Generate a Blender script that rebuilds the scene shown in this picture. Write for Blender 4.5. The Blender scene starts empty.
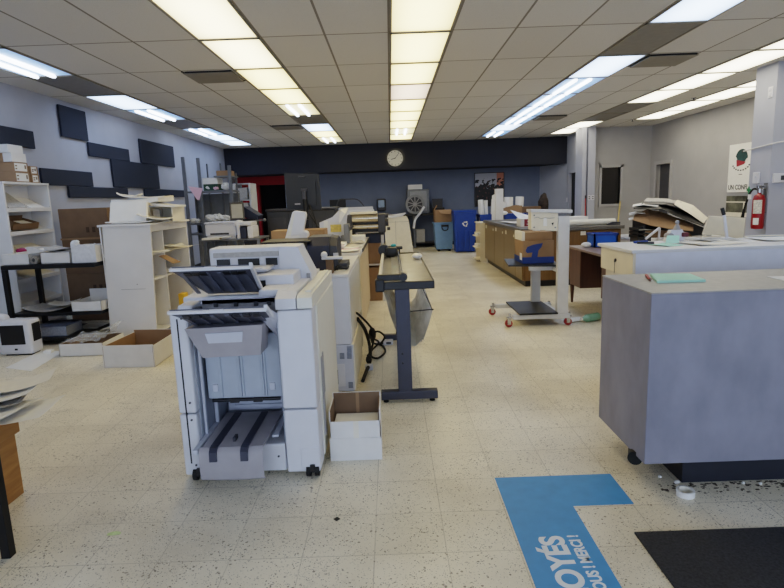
import bpy, bmesh, math, random
from mathutils import Vector, Matrix
random.seed(7)
SC = bpy.context.scene
COL = SC.collection
PI = math.pi
CEIL = 3.035

# ---------------------------------------------------------------- materials
def lin(c):
    c = c / 255.0
    return c / 12.92 if c <= 0.04045 else ((c + 0.055) / 1.055) ** 2.4
def rgb(c):
    return (lin(c[0]), lin(c[1]), lin(c[2]), 1)
MATS = {}
def mat(name, c, rough=0.5, metal=0.0, noise=0.06, scale=12.0, bump=0.0, emit=None, es=0.0, alpha=1.0, trans=0.0, stretch=None, spec=None):
    if name in MATS: return MATS[name]
    m = bpy.data.materials.new(name); m.use_nodes = True
    nt = m.node_tree; N = nt.nodes; L = nt.links
    b = N['Principled BSDF']
    col = rgb(c)
    b.inputs['Base Color'].default_value = col
    b.inputs['Roughness'].default_value = rough
    b.inputs['Metallic'].default_value = metal
    if spec is not None: b.inputs['Specular IOR Level'].default_value = spec
    if trans: b.inputs['Transmission Weight'].default_value = trans
    if alpha < 1: b.inputs['Alpha'].default_value = alpha
    if emit:
        b.inputs['Emission Color'].default_value = rgb(emit); b.inputs['Emission Strength'].default_value = es
    if noise > 0:
        tc = N.new('ShaderNodeTexCoord'); nz = N.new('ShaderNodeTexNoise')
        nz.inputs['Scale'].default_value = scale; nz.inputs['Detail'].default_value = 5
        src = tc.outputs['Object']
        if stretch:
            mp = N.new('ShaderNodeMapping'); mp.inputs['Scale'].default_value = stretch
            L.new(src, mp.inputs['Vector']); src = mp.outputs['Vector']
        L.new(src, nz.inputs['Vector'])
        cr = N.new('ShaderNodeMapRange')
        cr.inputs['From Min'].default_value = 0.3; cr.inputs['From Max'].default_value = 0.7
        cr.inputs['To Min'].default_value = 1 - noise * 1.6; cr.inputs['To Max'].default_value = 1 + noise
        L.new(nz.outputs['Fac'], cr.inputs['Value'])
        mx = N.new('ShaderNodeVectorMath'); mx.operation = 'SCALE'
        mx.inputs[0].default_value = col[:3]
        L.new(cr.outputs['Result'], mx.inputs['Scale']); L.new(mx.outputs['Vector'], b.inputs['Base Color'])
        if bump:
            bp = N.new('ShaderNodeBump'); bp.inputs['Strength'].default_value = bump; bp.inputs['Distance'].default_value = 0.01
            L.new(nz.outputs['Fac'], bp.inputs['Height']); L.new(bp.outputs['Normal'], b.inputs['Normal'])
    MATS[name] = m
    return m

def node_math(nt, op, a, b=None, c=None):
    n = nt.nodes.new('ShaderNodeMath'); n.operation = op
    for i, v in enumerate((a, b, c)):
        if v is None: continue
        if isinstance(v, (int, float)): n.inputs[i].default_value = v
        else: nt.links.new(v, n.inputs[i])
    return n.outputs[0]

def grid_line(nt, coord, size, off, width):
    """1 inside a line of the given width at every multiple of size"""
    t = node_math(nt, 'DIVIDE', node_math(nt, 'SUBTRACT', coord, off), size)
    fr = node_math(nt, 'FRACT', t)
    d = node_math(nt, 'MINIMUM', fr, node_math(nt, 'SUBTRACT', 1.0, fr))
    return node_math(nt, 'LESS_THAN', d, width / size / 2), node_math(nt, 'FLOOR', t)

def mixc(nt, fac, a, b):
    n = nt.nodes.new('ShaderNodeMix'); n.data_type = 'RGBA'
    if isinstance(fac, (int, float)): n.inputs[0].default_value = fac
    else: nt.links.new(fac, n.inputs[0])
    for i, v in ((6, a), (7, b)):
        if isinstance(v, tuple): n.inputs[i].default_value = v
        else: nt.links.new(v, n.inputs[i])
    return n.outputs[2]

def floor_material():
    m = bpy.data.materials.new('speckled_vinyl_tile'); m.use_nodes = True
    nt = m.node_tree; N = nt.nodes; L = nt.links; b = N['Principled BSDF']
    tc = N.new('ShaderNodeTexCoord'); sp = N.new('ShaderNodeSeparateXYZ'); L.new(tc.outputs['Object'], sp.inputs[0])
    lx, ix = grid_line(nt, sp.outputs[0], 0.305, -0.1183, 0.004)
    ly, iy = grid_line(nt, sp.outputs[1], 0.305, 2.7242, 0.004)
    line = node_math(nt, 'MAXIMUM', lx, ly)
    cv = N.new('ShaderNodeCombineXYZ'); L.new(ix, cv.inputs[0]); L.new(iy, cv.inputs[1])
    wn = N.new('ShaderNodeTexWhiteNoise'); wn.noise_dimensions = '2D'; L.new(cv.outputs[0], wn.inputs['Vector'])
    base = mixc(nt, wn.outputs['Value'], rgb((226, 217, 195)), rgb((237, 228, 207)))
    # large traffic staining
    n1 = N.new('ShaderNodeTexNoise'); n1.inputs['Scale'].default_value = 1.1; n1.inputs['Detail'].default_value = 6
    L.new(tc.outputs['Object'], n1.inputs['Vector'])
    r1 = N.new('ShaderNodeMapRange'); r1.inputs['From Min'].default_value = .42; r1.inputs['From Max'].default_value = .7; r1.inputs['To Max'].default_value = .8
    L.new(n1.outputs['Fac'], r1.inputs['Value'])
    base = mixc(nt, r1.outputs['Result'], base, rgb((188, 177, 155)))
    # dark flecks of the tile, two sizes, stretched at random
    for sc, th, colr, s2 in ((58, .16, (84, 72, 58), 7), (30, .14, (100, 86, 68), 3), (95, .16, (236, 230, 216), 9), (82, .17, (64, 54, 46), 5), (120, .17, (96, 84, 70), 4)):
        v = N.new('ShaderNodeTexVoronoi'); v.inputs['Scale'].default_value = sc
        nv = N.new('ShaderNodeTexNoise'); nv.inputs['Scale'].default_value = sc * .9
        ad = N.new('ShaderNodeVectorMath'); ad.operation = 'MULTIPLY_ADD'
        ad.inputs[1].default_value = (.016, .016, 0)
        L.new(tc.outputs['Object'], nv.inputs['Vector']); L.new(nv.outputs['Color'], ad.inputs[0]); L.new(tc.outputs['Object'], ad.inputs[2])
        L.new(ad.outputs[0], v.inputs['Vector'])
        n2 = N.new('ShaderNodeTexNoise'); n2.inputs['Scale'].default_value = s2
        L.new(tc.outputs['Object'], n2.inputs['Vector'])
        lim = node_math(nt, 'MULTIPLY', node_math(nt, 'MULTIPLY', n2.outputs['Fac'], 2.0), th)
        f = node_math(nt, 'MULTIPLY', node_math(nt, 'LESS_THAN', v.outputs['Distance'], lim), .75)
        base = mixc(nt, f, base, rgb(colr))
    # scuffs
    n3 = N.new('ShaderNodeTexNoise'); n3.inputs['Scale'].default_value = 5.0; n3.inputs['Detail'].default_value = 9; n3.inputs['Roughness'].default_value = .75
    L.new(tc.outputs['Object'], n3.inputs['Vector'])
    r3 = N.new('ShaderNodeMapRange'); r3.inputs['From Min'].default_value = .58; r3.inputs['From Max'].default_value = .75; r3.inputs['To Max'].default_value = .45
    L.new(n3.outputs['Fac'], r3.inputs['Value'])
    base = mixc(nt, r3.outputs['Result'], base, rgb((140, 127, 106)))
    n4 = N.new('ShaderNodeTexNoise'); n4.inputs['Scale'].default_value = 2.3
    L.new(tc.outputs['Object'], n4.inputs['Vector'])
    lf = node_math(nt, 'MULTIPLY', line, node_math(nt, 'MULTIPLY', n4.outputs['Fac'], .8))
    base = mixc(nt, lf, base, rgb((112, 98, 78)))
    L.new(base, b.inputs['Base Color'])
    rr = N.new('ShaderNodeMapRange'); rr.inputs['To Min'].default_value = .26; rr.inputs['To Max'].default_value = .5
    L.new(n1.outputs['Fac'], rr.inputs['Value']); L.new(rr.outputs['Result'], b.inputs['Roughness'])
    b.inputs['Specular IOR Level'].default_value = .45
    return m

def ceiling_material():
    m = bpy.data.materials.new('acoustic_ceiling_tile'); m.use_nodes = True
    nt = m.node_tree; N = nt.nodes; L = nt.links; b = N['Principled BSDF']
    tc = N.new('ShaderNodeTexCoord'); sp = N.new('ShaderNodeSeparateXYZ'); L.new(tc.outputs['Object'], sp.inputs[0])
    lx, ix = grid_line(nt, sp.outputs[0], 0.61, .0463, .022)
    ly, iy = grid_line(nt, sp.outputs[1], 1.22, 5.6312, .022)
    line = node_math(nt, 'MAXIMUM', lx, ly)
    cv = N.new('ShaderNodeCombineXYZ'); L.new(ix, cv.inputs[0]); L.new(iy, cv.inputs[1])
    wn = N.new('ShaderNodeTexWhiteNoise'); wn.noise_dimensions = '2D'; L.new(cv.outputs[0], wn.inputs['Vector'])
    base = mixc(nt, wn.outputs['Value'], rgb((206, 205, 204)), rgb((214, 213, 212)))
    n1 = N.new('ShaderNodeTexNoise'); n1.inputs['Scale'].default_value = 160; n1.inputs['Detail'].default_value = 3
    L.new(tc.outputs['Object'], n1.inputs['Vector'])
    r1 = N.new('ShaderNodeMapRange'); r1.inputs['From Min'].default_value = .55; r1.inputs['From Max'].default_value = .75; r1.inputs['To Max'].default_value = .35
    L.new(n1.outputs['Fac'], r1.inputs['Value'])
    base = mixc(nt, r1.outputs['Result'], base, rgb((150, 146, 140)))
    base = mixc(nt, node_math(nt, 'MULTIPLY', line, .85), base, rgb((118, 112, 106)))
    L.new(base, b.inputs['Base Color']); b.inputs['Roughness'].default_value = .9
    b.inputs['Specular IOR Level'].default_value = .1
    return m

def wood_material(name, c1, c2, axis_scale, rough=.45):
    m = bpy.data.materials.new(name); m.use_nodes = True
    nt = m.node_tree; N = nt.nodes; L = nt.links; b = N['Principled BSDF']
    tc = N.new('ShaderNodeTexCoord'); mp = N.new('ShaderNodeMapping'); mp.inputs['Scale'].default_value = axis_scale
    L.new(tc.outputs['Object'], mp.inputs['Vector'])
    n = N.new('ShaderNodeTexNoise'); n.inputs['Scale'].default_value = 3; n.inputs['Detail'].default_value = 8; n.inputs['Distortion'].default_value = 1.2
    L.new(mp.outputs['Vector'], n.inputs['Vector'])
    r = N.new('ShaderNodeMapRange'); r.inputs['From Min'].default_value = .35; r.inputs['From Max'].default_value = .65
    L.new(n.outputs['Fac'], r.inputs['Value'])
    L.new(mixc(nt, r.outputs['Result'], rgb(c1), rgb(c2)), b.inputs['Base Color'])
    b.inputs['Roughness'].default_value = rough
    MATS[name] = m
    return m

# ---------------------------------------------------------------- shape builder
class B:
    def __init__(s): s.bm = bmesh.new()
    def _place(s, vs, M):
        if M is not None:
            for v in vs: v.co = M @ v.co
    def box(s, x0, x1, y0, y1, z0, z1, bev=0.0, M=None, seg=2):
        r = bmesh.ops.create_cube(s.bm, size=1.0)
        vs = r['verts']
        for v in vs:
            v.co = Vector((x0 + (v.co.x + .5) * (x1 - x0), y0 + (v.co.y + .5) * (y1 - y0), z0 + (v.co.z + .5) * (z1 - z0)))
        if bev > 0:
            es = {e for v in vs for e in v.link_edges}
            rr = bmesh.ops.bevel(s.bm, geom=list(es), offset=bev, segments=seg, affect='EDGES', profile=.5)
            vs = list({v for f in rr['faces'] for v in f.verts} | {v for v in vs if v.is_valid})
        s._place(vs, M)
        return s
    def tube(s, p0, p1, r, r2=None, n=16, cap=True):
        p0 = Vector(p0); p1 = Vector(p1); d = p1 - p0
        rr = bmesh.ops.create_cone(s.bm, cap_ends=cap, segments=n, radius1=r, radius2=r if r2 is None else r2, depth=d.length)
        M = Matrix.Translation((p0 + p1) / 2) @ d.to_track_quat('Z', 'Y').to_matrix().to_4x4()
        s._place(rr['verts'], M)
        return s
    def path(s, pts, r, n=8):
        pts = [Vector(p) for p in pts]
        if len(pts) > 3 and n > 5:                      # round the corners of long runs
            q = [pts[0]]
            for i in range(len(pts) - 1):
                a, p, c, d = pts[max(i - 1, 0)], pts[i], pts[i + 1], pts[min(i + 2, len(pts) - 1)]
                for t in (.25, .5, .75, 1.0):
                    q.append(.5 * ((2 * p) + (c - a) * t + (2 * a - 5 * p + 4 * c - d) * t * t + (3 * p - a - 3 * c + d) * t ** 3))
            pts = q
        rings = []
        for i, p in enumerate(pts):
            a = pts[max(i - 1, 0)]; c = pts[min(i + 1, len(pts) - 1)]
            q = (c - a).to_track_quat('Z', 'Y')
            rings.append([s.bm.verts.new(p + q @ Vector((r * math.cos(2 * PI * k / n), r * math.sin(2 * PI * k / n), 0))) for k in range(n)])
        for a, c in zip(rings, rings[1:]):
            for k in range(n): s.bm.faces.new((a[k], a[(k + 1) % n], c[(k + 1) % n], c[k]))
        s.bm.faces.new(rings[0][::-1]); s.bm.faces.new(rings[-1])
        return s
    def ball(s, c, r, sc=(1, 1, 1), n=12):
        rr = bmesh.ops.create_uvsphere(s.bm, u_segments=n * 2, v_segments=n, radius=r)
        for v in rr['verts']: v.co = Vector((v.co.x * sc[0] + c[0], v.co.y * sc[1] + c[1], v.co.z * sc[2] + c[2]))
        return s
    def prism(s, pts, ext):
        """polygon of 3D points swept along a vector"""
        e = Vector(ext)
        a = [s.bm.verts.new(Vector(p)) for p in pts]; c = [s.bm.verts.new(Vector(p) + e) for p in pts]
        s.bm.faces.new(a[::-1]); s.bm.faces.new(c)
        n = len(pts)
        for k in range(n): s.bm.faces.new((a[k], a[(k + 1) % n], c[(k + 1) % n], c[k]))
        return s
    def lathe(s, c, prof, n=24):
        """profile of (radius, z) about a vertical axis at c"""
        rings = []
        for r, z in prof:
            rings.append([s.bm.verts.new((c[0] + r * math.cos(2 * PI * k / n), c[1] + r * math.sin(2 * PI * k / n), c[2] + z)) for k in range(n)])
        for a, d in zip(rings, rings[1:]):
            for k in range(n): s.bm.faces.new((a[k], a[(k + 1) % n], d[(k + 1) % n], d[k]))
        if prof[0][0] > 1e-5: s.bm.faces.new(rings[0][::-1])
        if prof[-1][0] > 1e-5: s.bm.faces.new(rings[-1])
        return s
    def strip(s, rows, thick=0.0):
        """grid of points (rows of equal length) as a sheet"""
        g = [[s.bm.verts.new(Vector(p)) for p in r] for r in rows]
        fs = []
        for a, c in zip(g, g[1:]):
            for k in range(len(a) - 1): fs.append(s.bm.faces.new((a[k], a[k + 1], c[k + 1], c[k])))
        if thick:
            off = Vector((0, 0, thick))
            g2 = [[s.bm.verts.new(v.co + off) for v in r] for r in g]
            for a, c in zip(g2, g2[1:]):
                for k in range(len(a) - 1): s.bm.faces.new((a[k + 1], a[k], c[k], c[k + 1]))
            R_, C_ = len(g), len(g[0])
            rim = [(0, k) for k in range(C_)] + [(i, C_ - 1) for i in range(1, R_)] + [(R_ - 1, k) for k in range(C_ - 2, -1, -1)] + [(i, 0) for i in range(R_ - 2, 0, -1)]
            for (i, k), (i2, k2) in zip(rim, rim[1:] + rim[:1]):
                s.bm.faces.new((g[i][k], g2[i][k], g2[i2][k2], g[i2][k2]))
        return s
    def ring(s, c, ro, ri, h, axis='Z', n=28):
        prof = [(ri, 0), (ro, 0), (ro, h), (ri, h)]
        rings = []
        for r, z in prof:
            row = []
            for k in range(n):
                a = 2 * PI * k / n; p = Vector((r * math.cos(a), r * math.sin(a), z))
                if axis == 'Y': p = Vector((p.x, p.z, p.y))
                if axis == 'X': p = Vector((p.z, p.x, p.y))
                row.append(s.bm.verts.new(p + Vector(c)))
            rings.append(row)
        for i in range(4):
            a, d = rings[i], rings[(i + 1) % 4]
            for k in range(n): s.bm.faces.new((a[k], a[(k + 1) % n], d[(k + 1) % n], d[k]))
        return s

def root_of(o):
    while o.parent: o = o.parent
    return o
def obj(name, b, m, parent=None, smooth=False, local=False):
    """links the collected shapes as ONE mesh object; world coordinates unless local"""
    bmesh.ops.recalc_face_normals(b.bm, faces=b.bm.faces)
    me = bpy.data.meshes.new(name)
    base = Vector((0, 0, 0))
    if parent and not local: base = Vector(root_of(parent).location)
    for v in b.bm.verts: v.co -= base
    b.bm.to_mesh(me); b.bm.free()
    me.materials.append(m)
    if smooth:
        for p in me.polygons: p.use_smooth = True
        try: me.set_sharp_from_angle(angle=math.radians(38))
        except Exception: pass
    o = bpy.data.objects.new(name, me); COL.objects.link(o)
    if parent: o.parent = parent
    return o
def thing(name, label, cat, loc=(0, 0, 0), rz=0.0, group=None):
    o = bpy.data.objects.new(name, None); COL.objects.link(o)
    o.empty_display_size = .1
    o.location = loc; o.rotation_euler = (0, 0, rz)
    o['label'] = label; o['category'] = cat
    if group: o['group'] = group
    return o
def parts(name, bs, m, parent, **k):
    return [obj(name, b, m, parent, **k) for b in bs]
def single(name, b, m, label, cat, group=None, smooth=False, loc=None, rot=None, kind=None):
    o = obj(name, b, m, None, smooth)
    if loc is not None: o.location = loc
    if rot is not None: o.rotation_euler = rot
    o['label'] = label; o['category'] = cat
    if group: o['group'] = group
    if kind: o['kind'] = kind
    return o
def struct(name, b, m, parent=None):
    o = obj(name, b, m, parent)
    if not parent: o['kind'] = 'structure'
    return o
def dup(root, loc, rz=0.0, label=None, group=None):
    r = root.copy(); COL.objects.link(r); r.location = loc; r.rotation_euler = (0, 0, rz)
    if label: r['label'] = label
    if group: r['group'] = group
    for ch in list(root.children):
        c = ch.copy(); COL.objects.link(c); c.parent = r
        for g in ch.children:
            d = g.copy(); COL.objects.link(d); d.parent = c
    return r
def text(name, s, size, m, parent, origin, xdir, ydir, align='LEFT', local=False, bold=0.0, squeeze=1.0):
    """raised lettering: xdir runs along the line, ydir points to the top of the letters"""
    cu = bpy.data.curves.new(name, 'FONT'); cu.body = s; cu.size = size; cu.align_x = align; cu.offset = bold; cu.extrude = .0006
    t = bpy.data.objects.new(name + '_tmp', cu); COL.objects.link(t)
    bpy.context.view_layer.update()
    me = bpy.data.meshes.new_from_object(t.evaluated_get(bpy.context.evaluated_depsgraph_get()))
    bpy.data.objects.remove(t); bpy.data.curves.remove(cu)
    X = Vector(xdir).normalized() * squeeze; Y_ = Vector(ydir).normalized(); Zd = X.normalized().cross(Y_)
    M = Matrix(((X.x, Y_.x, Zd.x, origin[0]), (X.y, Y_.y, Zd.y, origin[1]), (X.z, Y_.z, Zd.z, origin[2]), (0, 0, 0, 1)))
    me.transform(M)
    if parent and not local: me.transform(Matrix.Translation(-Vector(root_of(parent).location)))
    me.materials.clear(); me.materials.append(m); me.name = name
    o = bpy.data.objects.new(name, me); COL.objects.link(o)
    if parent: o.parent = parent
    return o
def rot_at(x, y, z, rx=0, ry=0, rz=0):
    return Matrix.Translation((x, y, z)) @ Matrix.Rotation(rz, 4, 'Z') @ Matrix.Rotation(ry, 4, 'Y') @ Matrix.Rotation(rx, 4, 'X')
def sheet_bm(w, l, z=0.0, curl=0.0, droop=0.0, thick=.0012, n=7):
    """a sheet of paper centred at the origin, gently curled"""
    b = B(); rows = []
    for i in range(n):
        v = i / (n - 1) - .5; row = []
        for k in range(n):
            u = k / (n - 1) - .5
            row.append((u * w, v * l, z + curl * (u * u * 4) + curl * .4 * math.sin(v * 5) * u + droop * max(0, v) ** 2 * 4))
        rows.append(row)
    return b.strip(rows, thick)

# palette
white_plastic = mat('white_machine_plastic', (213, 214, 222), .42, noise=.02)
cool_plastic = mat('cool_grey_plastic', (196, 199, 212), .45, noise=.03)
grey_plastic = mat('mid_grey_plastic', (150, 148, 150), .5, noise=.04)
dark_plastic = mat('dark_grey_plastic', (58, 58, 64), .5, noise=.05)
black_plastic = mat('black_plastic', (24, 24, 27), .45, noise=.05)
navy_plastic = mat('navy_plastic', (38, 42, 62), .4, noise=.05)
cream_plastic = mat('cream_plastic', (222, 214, 194), .5, noise=.03)
white_lam = mat('white_laminate', (218, 217, 218), .4, noise=.03, scale=4)
cream_lam = mat('cream_laminate', (226, 214, 188), .45, noise=.04, scale=5)
white_metal = mat('white_painted_steel', (205, 205, 206), .4, noise=.03)
grey_metal = mat('grey_steel', (112, 114, 118), .4, .3, noise=.06)
chrome = mat('chrome', (190, 190, 192), .2, .9, noise=.02)
black_metal = mat('black_powder_coat', (22, 22, 25), .45, .2, noise=.05)
slate_metal = mat('slate_powder_coat', (62, 64, 78), .45, .2, noise=.04)
paper = mat('white_paper', (232, 231, 228), .75, noise=.02)
warm_paper = mat('cream_paper', (228, 222, 208), .75, noise=.03)
grey_paper = mat('grey_printed_paper', (176, 174, 172), .75, noise=.12, scale=40)
mint_paper = mat('mint_paper', (176, 226, 206), .75, noise=.02)
pink_paper = mat('pink_paper', (226, 186, 200), .75, noise=.02)
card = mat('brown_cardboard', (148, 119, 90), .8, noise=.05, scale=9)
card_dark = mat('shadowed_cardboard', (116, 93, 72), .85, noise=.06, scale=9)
card_white = mat('white_cardboard', (222, 220, 218), .7, noise=.03)
red_paint = mat('red_enamel', (140, 16, 24), .3, noise=.03)
red_plastic = mat('red_plastic', (150, 34, 36), .45, noise=.05)
blue_plastic = mat('recycling_blue_plastic', (24, 62, 142), .45, noise=.05)
pale_blue = mat('pale_blue_plastic', (112, 146, 184), .5, noise=.04)
rubber = mat('black_rubber', (20, 20, 20), .7, noise=.05)
# ================================================================= THE SETTING
wall_left_m = mat('blue_grey_wall_paint', (166, 170, 184), .8, noise=.03, scale=3)
wall_right_m = mat('warm_grey_wall_paint', (168, 167, 169), .8, noise=.03, scale=3)
wall_back_m = mat('slate_blue_wall_paint', (116, 125, 146), .8, noise=.04, scale=3)
soffit_m = mat('midnight_soffit_paint', (33, 36, 49), .75, noise=.06, scale=3)
red_wall_m = mat('dark_red_wall_paint', (150, 26, 40), .75, noise=.05, scale=3)
column_m = mat('lilac_grey_column_paint', (170, 174, 190), .75, noise=.03, scale=3)
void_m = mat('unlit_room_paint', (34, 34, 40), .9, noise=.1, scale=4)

struct('floor', B().box(-4.8, 6.8, -3.2, 17.5, -.1, 0), floor_material())
struct('ceiling', B().box(-4.8, 6.8, -3.2, 17.5, CEIL, CEIL + .12), ceiling_material())
struct('wall_left', B().box(-4.8, -4.66, -3.2, 17.5, 0, CEIL), wall_left_m)
struct('wall_right', B().box(6.6, 6.75, -3.2, 13.25, 0, CEIL).box(6.6, 6.75, 13.95, 14.45, 0, CEIL).box(6.6, 6.75, 13.25, 13.95, 2.06, CEIL), wall_right_m)
# recessed back wall, the part right of the red doorway
struct('wall_back', B().box(-3.2, 4.62, 17.3, 17.5, 0, CEIL), wall_back_m)
struct('wall_back_red', B().box(-4.66, -4.0, 17.3, 17.5, 0, CEIL).box(-4.0, -3.2, 17.3, 17.5, 2.02, CEIL), red_wall_m)
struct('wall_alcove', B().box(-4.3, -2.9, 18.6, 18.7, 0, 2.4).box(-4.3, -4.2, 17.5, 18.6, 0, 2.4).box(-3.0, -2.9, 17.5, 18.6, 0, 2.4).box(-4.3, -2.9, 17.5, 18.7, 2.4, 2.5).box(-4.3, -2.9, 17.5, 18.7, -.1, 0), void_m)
struct('trim_1', B().prism([(-4.66, 16.2, 2.28), (5.08, 16.2, 2.28), (4.6, 17.3, 2.28), (-4.66, 17.3, 2.28)], (0, 0, CEIL - 2.28)), soffit_m)           # dark dropped soffit
struct('wall_back_right', B().prism([(4.6, 17.3, 0), (5.08, 16.2, 0), (5.23, 16.2, 0), (4.75, 17.4, 0)], (0, 0, CEIL)).box(5.08, 5.23, 15.92, 16.2, 0, CEIL).box(5.08, 5.23, 15.25, 15.92, 2.0, CEIL).box(5.08, 5.23, 14.4, 15.25, 0, CEIL), wall_left_m)
b = B().box(5.05, 5.08, 15.19, 15.25, 0, 2.06).box(5.05, 5.08, 15.92, 15.98, 0, 2.06).box(5.05, 5.08, 15.25, 15.92, 2.0, 2.06)
d2 = struct('door_2', b, column_m)
struct('door_leaf', B().box(5.14, 5.18, 15.25, 15.92, 0, 2.0).tube((5.1, 15.35, 1.0), (5.16, 15.35, 1.0), .03), black_plastic, d2)
struct('wall_far_right', B().box(5.08, 5.36, 14.3, 14.45, 0, CEIL).box(5.84, 6.75, 14.3, 14.45, 0, CEIL).box(5.36, 5.84, 14.3, 14.45, 0, 1.14).box(5.36, 5.84, 14.3, 14.45, 2.05, CEIL), wall_right_m)
struct('wall_column_back', B().box(4.77, 4.87, 14.0, 14.5, 0, CEIL).box(4.87, 4.92, 14.12, 14.5, 0, CEIL).box(4.92, 5.10, 14.02, 14.5, 0, CEIL), column_m)
struct('wall_column_front', B().box(5.05, 5.75, 7.5, 7.93, 0, CEIL), column_m)
# window with a wide flat frame
wf = B().box(5.3, 5.36, 14.26, 14.36, 1.08, 2.11).box(5.84, 5.9, 14.26, 14.36, 1.08, 2.11).box(5.3, 5.9, 14.26, 14.36, 2.05, 2.11).box(5.3, 5.9, 14.24, 14.36, 1.08, 1.14)
w1 = struct('window_1', wf, mat('pale_grey_window_frame', (172, 171, 173), .5, noise=.02))
glass_m = mat('dark_window_glass', (38, 37, 38), .08, noise=0, spec=.5)
struct('pane', B().box(5.36, 5.84, 14.36, 14.38, 1.14, 2.05), glass_m, w1)
struct('wall_panel', B().box(5.2, 5.29, 14.285, 14.3, .98, 2.2).box(5.9, 6.1, 14.285, 14.3, .98, 2.2).box(5.3, 5.9, 14.285, 14.3, 2.11, 2.2).box(5.3, 5.9, 14.285, 14.3, .98, 1.08), wall_right_m)
# door in the right hand wall
d1 = struct('door_1', B().box(6.56, 6.62, 13.17, 13.25, 0, 2.14).box(6.56, 6.62, 13.95, 14.03, 0, 2.14).box(6.56, 6.62, 13.25, 13.95, 2.06, 2.14), mat('pale_grey_door_frame', (172, 171, 173), .5, noise=.02))
struct('door_leaf', B().box(6.68, 6.72, 13.25, 13.95, 0, 2.06).tube((6.64, 13.35, 1.0), (6.7, 13.35, 1.0), .03), mat('dark_door_paint', (72, 72, 78), .5), d1)
# shop front behind the viewer: low sill, mullions and a header, open to daylight
struct('wall_front', B().box(-4.8, 6.8, -3.2, -3.0, 2.7, CEIL).box(-4.8, 6.8, -3.2, -3.0, 0, .25), wall_right_m)
for n, x in enumerate((-2.2, .2, 2.6, 5.0)):
    struct('trim_%d' % (n + 2), B().box(x, x + .08, -3.18, -3.04, .25, 2.7), grey_metal)
bb = mat('black_rubber_baseboard', (30, 30, 33), .6, noise=.05)
struct('baseboard_left', B().box(-4.66, -4.645, -3, 17.3, 0, .1), bb)
struct('baseboard_right', B().box(6.585, 6.6, -3, 13.15, 0, .1), bb)
struct('baseboard_back', B().box(-3.2, 4.6, 17.285, 17.3, 0, .1), bb)
struct('baseboard_far_right', B().box(5.26, 6.58, 14.285, 14.3, 0, .1), bb)

# ---------------------------------------------------------------- ceiling lights
GX = lambda k: .0463 + .61 * k
GY = lambda j: 5.6312 + 1.22 * j
frame_m = mat('light_frame_enamel', (140, 136, 126), .5, noise=.02)
def emis(name, c, e):
    m = bpy.data.materials.new(name); m.use_nodes = True
    nt = m.node_tree; b_ = nt.nodes['Principled BSDF']
    b_.inputs['Base Color'].default_value = (.6, .6, .6, 1); b_.inputs['Roughness'].default_value = .6
    b_.inputs['Emission Color'].default_value = rgb(c)
    tc = nt.nodes.new('ShaderNodeTexCoord'); sp = nt.nodes.new('ShaderNodeSeparateXYZ'); nt.links.new(tc.outputs['Object'], sp.inputs[0])
    # tubes make the middle of a lens brighter than its edges
    ax = node_math(nt, 'ABSOLUTE', node_math(nt, 'MULTIPLY', sp.outputs[0], 3.4)); ay = node_math(nt, 'ABSOLUTE', node_math(nt, 'MULTIPLY', sp.outputs[1], 1.72))
    f = node_math(nt, 'MULTIPLY', node_math(nt, 'SUBTRACT', 1.15, node_math(nt, 'MULTIPLY', node_math(nt, 'POWER', ax, 2.2), .75)), node_math(nt, 'SUBTRACT', 1.0, node_math(nt, 'MULTIPLY', node_math(nt, 'POWER', ay, 6.0), .35)))
    nt.links.new(node_math(nt, 'MULTIPLY', f, e), b_.inputs['Emission Strength'])
    MATS[name] = m
    return m
LE = 5.2
warm_lens = emis('warm_lit_lens', (255, 234, 178), LE)
warmer_lens = emis('yellow_lit_lens', (255, 229, 156), LE * .85)
dim_lens = emis('dim_pink_lit_lens', (250, 224, 196), LE * .45)
neutral_lens = emis('neutral_lit_lens', (255, 244, 214), LE)
cool_lens = emis('cool_lit_lens', (186, 214, 255), LE)
blue_pan = emis('blue_lit_reflector', (112, 172, 250), LE * .3)
white_tube = emis('bare_fluorescent_tube', (226, 238, 255), LE * 1.7)
warm_pan = emis('warm_lit_reflector', (250, 232, 160), LE * .4)
off_lens = mat('unlit_lens', (128, 126, 124), .5, noise=.05)
grey_off = off_lens
def fixture(k, j, style, label):
    x0, x1, y0, y1 = GX(k) + .012, GX(k + 1) - .012, GY(j) + .012, GY(j + 1) - .012
    cx, cy = (x0 + x1) / 2, (y0 + y1) / 2; hx, hy = (x1 - x0) / 2, (y1 - y0) / 2
    t = thing('ceiling_light', label, 'ceiling light', (cx, cy, CEIL))
    w = .016
    obj('frame', B().box(-hx, hx, -hy, -hy + w, -.012, -.0005).box(-hx, hx, hy - w, hy, -.012, -.0005).box(-hx, -hx + w, -hy, hy, -.012, -.0005).box(hx - w, hx, -hy, hy, -.012, -.0005), frame_m, t, local=True)
    lens = {'warm': warm_lens, 'yellow': warmer_lens, 'dim': dim_lens, 'neutral': neutral_lens, 'cool': cool_lens, 'open': blue_pan, 'open_warm': warm_pan, 'off': off_lens}[style]
    obj('reflector' if style.startswith('open') else 'diffuser', B().box(-hx + w, hx - w, -hy + w, hy - w, -.004, -.0008), lens, t, local=True)
    if style.startswith('open'):
        for x in (-.13, .07):
            obj('fluorescent_tube', B().tube((x, -hy + .06, -.022), (x, hy - .06, -.022), .022, n=10).tube((x, -hy + .03, -.022), (x, -hy + .06, -.022), .017, n=10).tube((x, hy - .06, -.022), (x, hy - .03, -.022), .017, n=10), white_tube, t, smooth=True, local=True)
    return t
ORD = ['first', 'second', 'third', 'fourth', 'fifth', 'sixth', 'seventh', 'eighth', 'ninth', 'tenth', 'eleventh', 'twelfth', 'thirteenth']
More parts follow.
